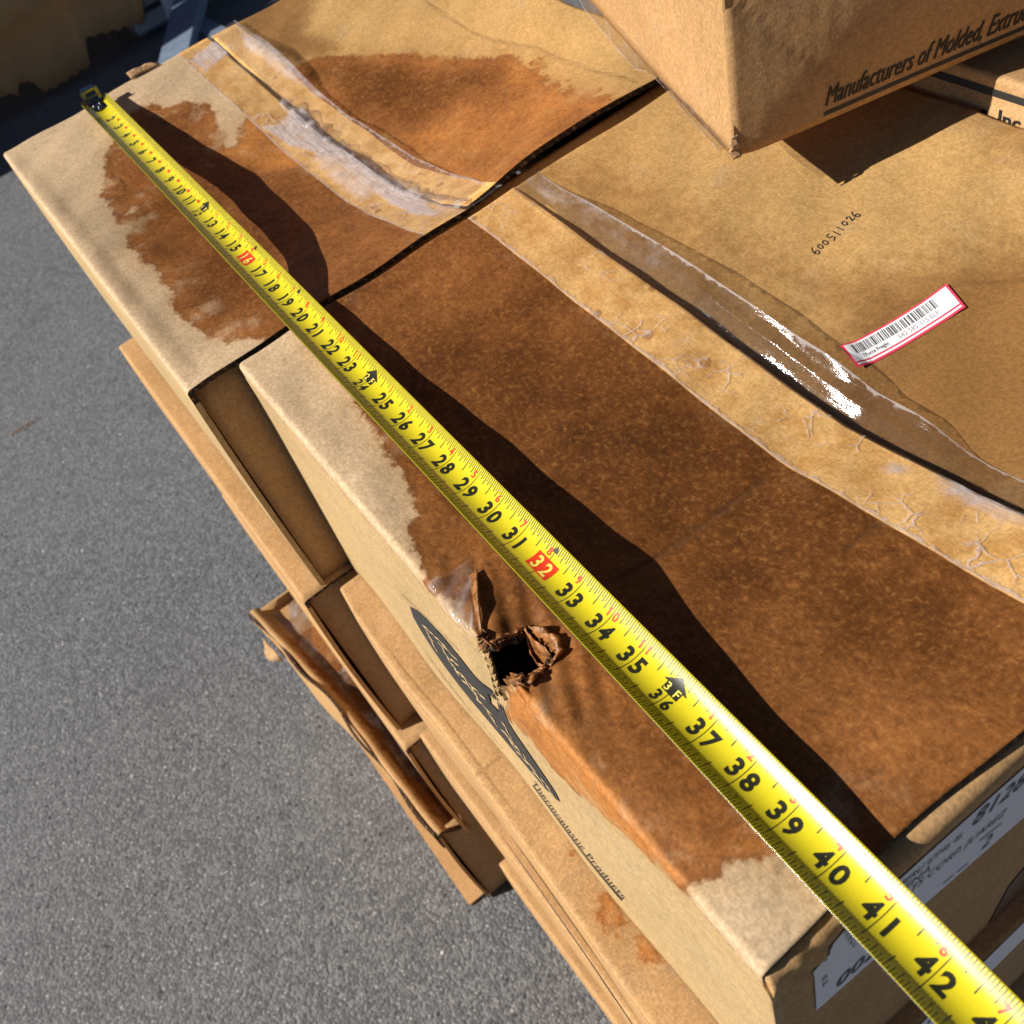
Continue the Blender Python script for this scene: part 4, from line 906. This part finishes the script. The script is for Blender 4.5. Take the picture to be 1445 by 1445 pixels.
# ------------------------------------------------------------------ BOX C: turned box standing on top
HC0 = .0361
RZC = math.atan2(.94048, .33985)                   # local +x runs along its printed face
boxC = thing('printed_carton', 'kraft box standing turned on top of the others, printed with bold italic lettering', 'cardboard box', (.159, .3707, HC0), None, RZC)
uC = np.array([math.cos(RZC), math.sin(RZC)]); vC = np.array([-uC[1], uC[0]])
def toC(a, b, z):
    return .159 + uC[0] * a + vC[0] * b, .3707 + uC[1] * a + vC[1] * b, HC0 + z
LC, WC, HH = .50, .46, .30
def bulge(a, z):
    t = (a - 1.3 * z - .004) / 1.64
    t0 = (-1.3 * z - .004) / 1.64
    b = .12 * (np.sqrt(t0 * t0 + .00012) - np.minimum(np.sqrt(t * t + .00012), .30)) - .003 * np.exp(-(a / .010) ** 2 - (z / .016) ** 2)
    cre = np.abs((z - .0997) - (a - .007) * (-1.061)) / 1.458
    b = b - .0012 * np.exp(-(cre / .004) ** 2) * (1 - sstep(a, .06, .085))
    return b + .0003 * np.sin(a * 33 + z * 21)
def cf(U, V): return toC(U, -bulge(U, V), V)
crC = {'crease': lambda U, V: .9 * np.exp(-((np.abs((V - .0997) - (U - .007) * (-1.061)) / 1.458) / .0013) ** 2) * (U < .075)}
o = sheet('side_panel', axis(.0, LC, .006), axis(.0, HH, .006), cf, .0045, [M['kraft_low'], M['kraft_low']], boxC, attrs=crC); flat_shade_walls(o)
def clf(U, V): return toC(.0005 - .004 * np.sin(np.pi * U / WC) + .002 * np.sin(V * 25) * np.exp(-(U / .05) ** 2), U + .0, V)
o = sheet('end_panel', axis(.0, WC, .01)[::-1], axis(.0, HH, .01), clf, .0045, [M['kraft_low'], M['kraft_low']], boxC); flat_shade_walls(o)
o = sheet('side_panel', axis(0, LC, .1)[::-1], axis(0, HH, .1), lambda U, V: toC(U, WC, V), .0045, [M['kraft_low'], M['kraft_low']], boxC); flat_shade_walls(o)
o = sheet('end_panel', axis(.0045, WC - .0045, .1), axis(0, HH, .1), lambda U, V: toC(LC, U, V), .0045, [M['kraft_low'], M['kraft_low']], boxC); flat_shade_walls(o)
o = sheet('top_flap', axis(.0, LC, .05), axis(0, WC / 2 - .002, .05), lambda U, V: toC(U, V, HH + .005), .0045, [M['kraft_low'], M['edge']], boxC); flat_shade_walls(o)
o = sheet('top_flap', axis(.0, LC, .05), axis(WC / 2 + .002, WC, .05), lambda U, V: toC(U, V, HH + .005), .0045, [M['kraft_low'], M['edge']], boxC); flat_shade_walls(o)
o = sheet('bottom_flap', axis(.008, LC - .008, .03), axis(.032, WC - .008, .03), lambda U, V: toC(U, V, .004 - .0115 * sstep(V, .16, .24) * sstep(U, .14, .22)), .0045, [M['kraft_low'], M['edge']], boxC); flat_shade_walls(o)
def filmC(U, V): return toC(-.0020 - .0015 * V, U, .003 - (.0045 + .016 * sstep(U, .13, .20) * (1 - sstep(U, .30, .36))) * V + .0006 * np.sin(U * 140 + V * 5))
sheet('packing_tape', axis(.012, WC, .004), np.linspace(-.6, 1, 14), filmC, 0, [M['film_loose']], boxC, attrs={'haze': lambda U, V: .18 + .0 * U, 'edge': lambda U, V: np.exp(-(1 - V) * 30)})
sheet('torn_liner', np.linspace(0, 1, 10), np.linspace(0, 1, 4), lambda U, V: toC(-.002 + .006 * V + .0012 * np.sin(U * 15), -.0010 - .0012 * np.sin(U * 11 + 1), .002 + .015 * U), .0012, [M['dryliner'], M['dryliner']], boxC)
def frontC(off):
    return lambda a, z: toC(a, -bulge(a, z) - off, z)
pr = Print(); pr.rect(.0645, .47, .0046, .0076); pr.lay('printed_rule', frontC(.0005), M['ink'], boxC, np.linspace(.07, .46, 60))
for k_, (dx_, lf) in enumerate(((0, .0005), (.00055, .0007))):
    pr = Print(); pr.text('Manufacturers of Molded, Extruded', .0640 + dx_, .0120, .0205, align='LEFT', xs=fit('Manufacturers of Molded, Extru', .0205, .1415, shear=.24), shear=.24)
    o = pr.lay('printed_lettering', frontC(lf), M['ink'], boxC, np.linspace(.07, .46, 60), np.linspace(.01, .03, 6))

# ------------------------------------------------------------------ BOX D: next one behind
DT = .0235
boxD = thing('printed_carton', 'box just behind the wet box, black rule over letters that end in Inc', 'cardboard box', (.35, .77, DT - .26), None)
mm = [M['kraft_low'], M['edge']]
def dflap(U, V):
    dy, dz = wrap(V); return U, .5445 + dy, DT + dz + wav(U, dy) * sstep(V, 0, .03)
o = sheet('top_flap', axis(-.10, .80, .01), np.concatenate([axis(-.010, .012, .002), axis(.02, .225, .02)]), dflap, .0045, mm, boxD); flat_shade_walls(o)
o = sheet('top_flap', axis(-.10, .80, .05), axis(.773, .998, .05), lambda U, V: (U, V, DT + 0 * U), .0045, mm, boxD); flat_shade_walls(o)
o = sheet('side_panel', axis(-.10, .80, .05), np.linspace(-.26, -.0105, 6), lambda U, V: (U, .5445 + 0 * U, DT + V), .0045, [M['kraft_low'], M['kraft_low']], boxD); flat_shade_walls(o)
o = sheet('side_panel', axis(-.10, .80, .05), np.linspace(-.005, -.26, 4), lambda U, V: (U, .999 + 0 * U, DT + V), .0045, [M['kraft_low'], M['kraft_low']], boxD); flat_shade_walls(o)
for xe in (-.097, .797):
    o = sheet('end_panel', axis(.55, .994, .05) if xe > 0 else axis(.55, .994, .05)[::-1], np.linspace(-.26, -.006, 4), lambda U, V: (xe + 0 * U, U, DT + V), .0045, [M['kraft_low'], M['kraft_low']], boxD); flat_shade_walls(o)
bm = bmesh.new(); box(bm, -.09, .79, .56, .985, DT - .2595, DT - .255); bmobj('bottom_panel', bm, mm, boxD)
def dprint(X, Z): return X, .5445 - .0006 + 0 * X, DT + Z
pr = Print(); pr.rect(-.09, .60, -.0134, -.0080); pr.lay('printed_rule', dprint, M['ink'], boxD)
pr = Print(); pr.text('s, Inc.', .2150, -.0325, .0165, align='LEFT', bold=.02, xs=.92); pr.lay('printed_lettering', dprint, M['ink'], boxD)

# ------------------------------------------------------------------ tape measure
IN = .0254; TX, TY, TA = -.5086, .1079, -.0201
tape = thing('tape_measure', 'yellow steel tape measure laid across both wet boxes, reading to 43 inches', 'tape measure', (TX, TY, 0))
HWD, SAG, TZ = .0141, .0066, .0034
def bladez(s): return TZ + .0010 * np.sin(s * 5.0) + .004 * sstep(s, 1.06, 1.4)
def onblade(off):
    def fn(s, v):
        """s along, v across (arc length about +-16 mm)"""
        u = v / .0160 * HWD; k = SAG / HWD ** 2
        nx = -2 * k * u; L = np.sqrt(1 + nx * nx)
        yy = u + off * nx / L; zz = k * u * u + off / L + bladez(s)
        return TX + math.cos(TA) * s - math.sin(TA) * yy, TY + math.sin(TA) * s + math.cos(TA) * yy, zz
    return fn
o = sheet('blade', axis(-.0005, 1.40, .01), np.linspace(-.0160, .0160, 25), onblade(0), .0003, [M['blade'], M['steel']], tape)
cy = np.linspace(-.0155, .0155, 24)
NI = 52
pr = Print()
for i in range(1, NI * 16):
    s = i * IN / 16; r = i % 16
    if r == 0: continue
    l0 = .0082 if r == 8 else .0060 if r % 4 == 0 else .0047 if r % 2 == 0 else .0035
    l1 = .0098 if r == 8 else .0068 if r % 4 == 0 else .0054 if r % 2 == 0 else .0041
    hw = .00022 if r % 2 else .00027
    pr.rect(s - hw, s + hw, -.0158, -.0158 + l0)
    pr.rect(s - hw, s + hw, .0157 - l1, .0157)
gm = pr.lay('graduation_marks', onblade(.00012), M['blade_ink'], tape, None, cy); gm['kind'] = 'stuff'
def one(name, mat, lift, build, cuts=cy):
    q = Print(); build(q); return q.lay(name, onblade(lift), M[mat], tape, None, cuts)
for i in range(1, NI):
    s = i * IN; t = str(i)
    one('inch_line', 'blade_ink', .00010, lambda q: q.rect(s - .00022, s + .00022, -.0158, .0157), np.linspace(-.0155, .0155, 32))
    if i == 1: continue
    if i % 12 == 0:
        for j, ch in enumerate(t): one('numeral', 'blade_ink', .00022, lambda q: q.text(ch, s + (j - .5) * .0074, -.0074, .0102, bold=.028, xs=.9))
        ar = one('foot_arrow', 'blade_ink', .00022, lambda q: (q.poly([(s - .0052, .0012), (s + .0052, .0012), (s + .0052, .0062), (s - .0052, .0062)]), q.poly([(s - .0078, .0062), (s + .0078, .0062), (s, .0122)])))
        for j, ch in enumerate((str(i // 12), 'F')):
            o = one('numeral', 'blade_yellow', .00034, lambda q: q.text(ch, s + (j - .5) * .0062, .0020, .0066, bold=.012)); o.parent = ar
        continue
    if i % 16 == 0:
        rb = one('red_number_box', 'blade_red', .00022, lambda q: q.rect(s - .0088, s + .0088, -.0056, .0060))
        for j, ch in enumerate(t):
            o = one('numeral', 'blade_yellow', .00034, lambda q: q.text(ch, s + (j - .5) * .0078, -.0044, .0130, bold=.022, xs=.84)); o.parent = rb
    elif len(t) == 1: one('numeral', 'blade_ink', .00022, lambda q: q.text(t, s - .0010, -.0050, .0142, bold=.030, xs=.88))
    else:
        for j, ch in enumerate(t): one('numeral', 'blade_ink', .00022, lambda q: q.text(ch, s + (j - .5) * .0090, -.0052, .0144, bold=.034, xs=.86))
    if i > 12:
        f = str(i % 12)
        for j, ch in enumerate(f): one('red_numeral', 'blade_red', .00016, lambda q: q.text(ch, s + (-.0030 if len(f) == 1 else (j - .5) * .0050), .0074, .0066, bold=.024))
    else:
        one('red_mark', 'blade_red', .00016, lambda q: q.rect(s + .0080, s + .0125, .0040, .0068))
for c_ in (16 * IN, 32 * IN, 19.2 * IN, 38.4 * IN): one('stud_mark', 'blade_ink', .00018, lambda q: q.poly([(c_ - .0020, .0108), (c_ + .0020, .0108), (c_, .0150)]))
# end hook: an upright plate with a strap riveted over the blade
def tl(s, v, z): return (TX + math.cos(TA) * s - math.sin(TA) * v, TY + math.sin(TA) * s + math.cos(TA) * v, z)
def hookpart(name, boxes, parent):
    bm = bmesh.new()
    for bx in boxes: box(bm, *bx, bev=.0004)
    for v in bm.verts: v.co = tl(v.co.x, v.co.y, v.co.z)
    return bmobj(name, bm, M['steel'], parent)
hk = hookpart('end_hook', [(-.0028, -.0012, -.0110, .0110, -.014, .0065), (-.0030, -.0012, -.0095, -.0055, .0065, .0195), (-.0030, -.0012, .0055, .0095, .0065, .0195), (-.0031, -.0011, -.0095, .0095, .0170, .0200), (-.0031, -.0011, -.0095, .0095, .0110, .0128), (-.0110, -.0031, -.0068, .0068, .0184, .0200),
                           (-.0012, .0200, -.0072, .0072, .0042, .0054), (-.0014, .0000, -.0135, -.0100, .0050, .0120)], tape)
bm = bmesh.new()
for px, pv in ((.005, .0035), (.005, -.0035), (.014, 0)):
    r = bmesh.ops.create_uvsphere(bm, u_segments=10, v_segments=6, radius=.0024)
    for v in r['verts']: v.co = tl(px + v.co.x, pv + v.co.y, .0054 + v.co.z * .6)
rv = bmobj('rivet', bm, M['steel'], tape, True); rv.parent = hk

# ------------------------------------------------------------------ background on the asphalt
bin_ = thing('cardboard_pile', 'big shaded pile of brown cardboard with a torn lower edge, standing on the asphalt', 'cardboard pile', (-4.3, .3, GZ))
E_ = D['bg_edge']; ye = np.array([p[0] for p in E_]); ze = np.array([p[1] for p in E_])
order = np.argsort(ye, kind='stable')
def binfront(U, V):
    low = np.maximum(np.interp(U, ye[order], ze[order]), GZ + .001)
    low = np.where(U < -.012, GZ + .07 + .03 * np.sin(U * 9), low) + .006 * np.sin(U * 140)
    z = low * (1 - V) + V * (-.02)
    return -3.52 + .05 * np.sin(U * 5) * V + .02 * np.sin(U * 17 + V * 3) * V - .25 * V, U, z
o = sheet('front_panel', axis(-1.2, 1.5, .012), np.linspace(0, 1, 14), binfront, .012, [M['kraft_low'], M['edge']], bin_); flat_shade_walls(o)
bm = bmesh.new(); box(bm, -4.9, -3.86, -1.2, 1.5, GZ + .14, -.05, .01); bmobj('stacked_board', bm, [M['kraft_low']], bin_)
up = thing('folded_sheet', 'olive brown sheet of board leaning over the shaded cardboard pile', 'cardboard sheet', (-3.46, -.3, -.8))
def olive(U, V): return -3.46 - .10 * V, U, (-.78 + .06 * U) * (1 - V) + V * (-.10) + 0.02 * np.sin(U * 3)
sheet('sheet_panel', axis(-1.4, .72, .05), np.linspace(0, 1, 8), olive, .01, [M['kraft_low'], M['edge']], up)

cart = thing('metal_frame', 'blue grey metal frame with flat bars lying behind the far wet box', 'metal frame', (-3.2, .8, GZ))
def bar(name, p0, p1, w, h, mat, parent):
    a, b = Vector(p0), Vector(p1); d = (b - a).normalized(); up_ = Vector((0, 0, 1)); s = d.cross(up_).normalized(); u = s.cross(d)
    vs = [p + s * i * w / 2 + u * j * h / 2 for p in (a, b) for i, j in ((-1, -1), (1, -1), (1, 1), (-1, 1))]
    return mesh(name, vs, [(3, 2, 1, 0), (4, 5, 6, 7), (0, 1, 5, 4), (1, 2, 6, 5), (2, 3, 7, 6), (3, 0, 4, 7)], mat, parent)
bar('flat_bar', (-2.95, .62, -.985), (-3.62, 1.075, -.90), .11, .05, M['bluegrey'], cart)
bar('flat_bar', (-3.50, .885, -.97), (-2.60, .95, -1.00), .07, .04, M['bluegrey'], cart)
bm = bmesh.new(); tube_pts(bm, [(-3.50, .875, -1.02), (-3.46, .885, -.85)], .035, 14); bmobj('caster_post', bm, M['palegrey'], cart, True)
cr_ = thing('plastic_crate', 'pale blue grey slatted plastic crate at the top edge of the picture', 'crate', (-3.65, .83, GZ))
for k in range(6):
    z = -1.0 + k * .075
    bm = bmesh.new(); box(bm, -3.63, -3.58, .735, .905, z, z + .055, .005); bmobj('slat', bm, M['palegrey'], cr_)
bm = bmesh.new(); box(bm, -3.98, -3.635, .74, .90, GZ + .001, -.50, .005); bmobj('crate_body', bm, plain('crate_core_painted_shade', (.16, .18, .21), .6), cr_)  # core colour darkened to paint the shade between the slats

TWX, TWY = -1.7257, -0.333
tw = thing('twig', 'thin brown twig lying on the asphalt near the left edge', 'twig', (TWX, TWY, GZ))
bm = bmesh.new(); tube_pts(bm, [(TWX - .001, TWY - .030, GZ + .006), (TWX + .004, TWY - .008, GZ + .007), (TWX, TWY + .014, GZ + .006), (TWX + .003, TWY + .034, GZ + .005)], .0014, 6)
tube_pts(bm, [(TWX + .004, TWY - .008, GZ + .007), (TWX + .012, TWY + .004, GZ + .006)], .0009, 5); bmobj('stem', bm, M['wetliner'], tw)
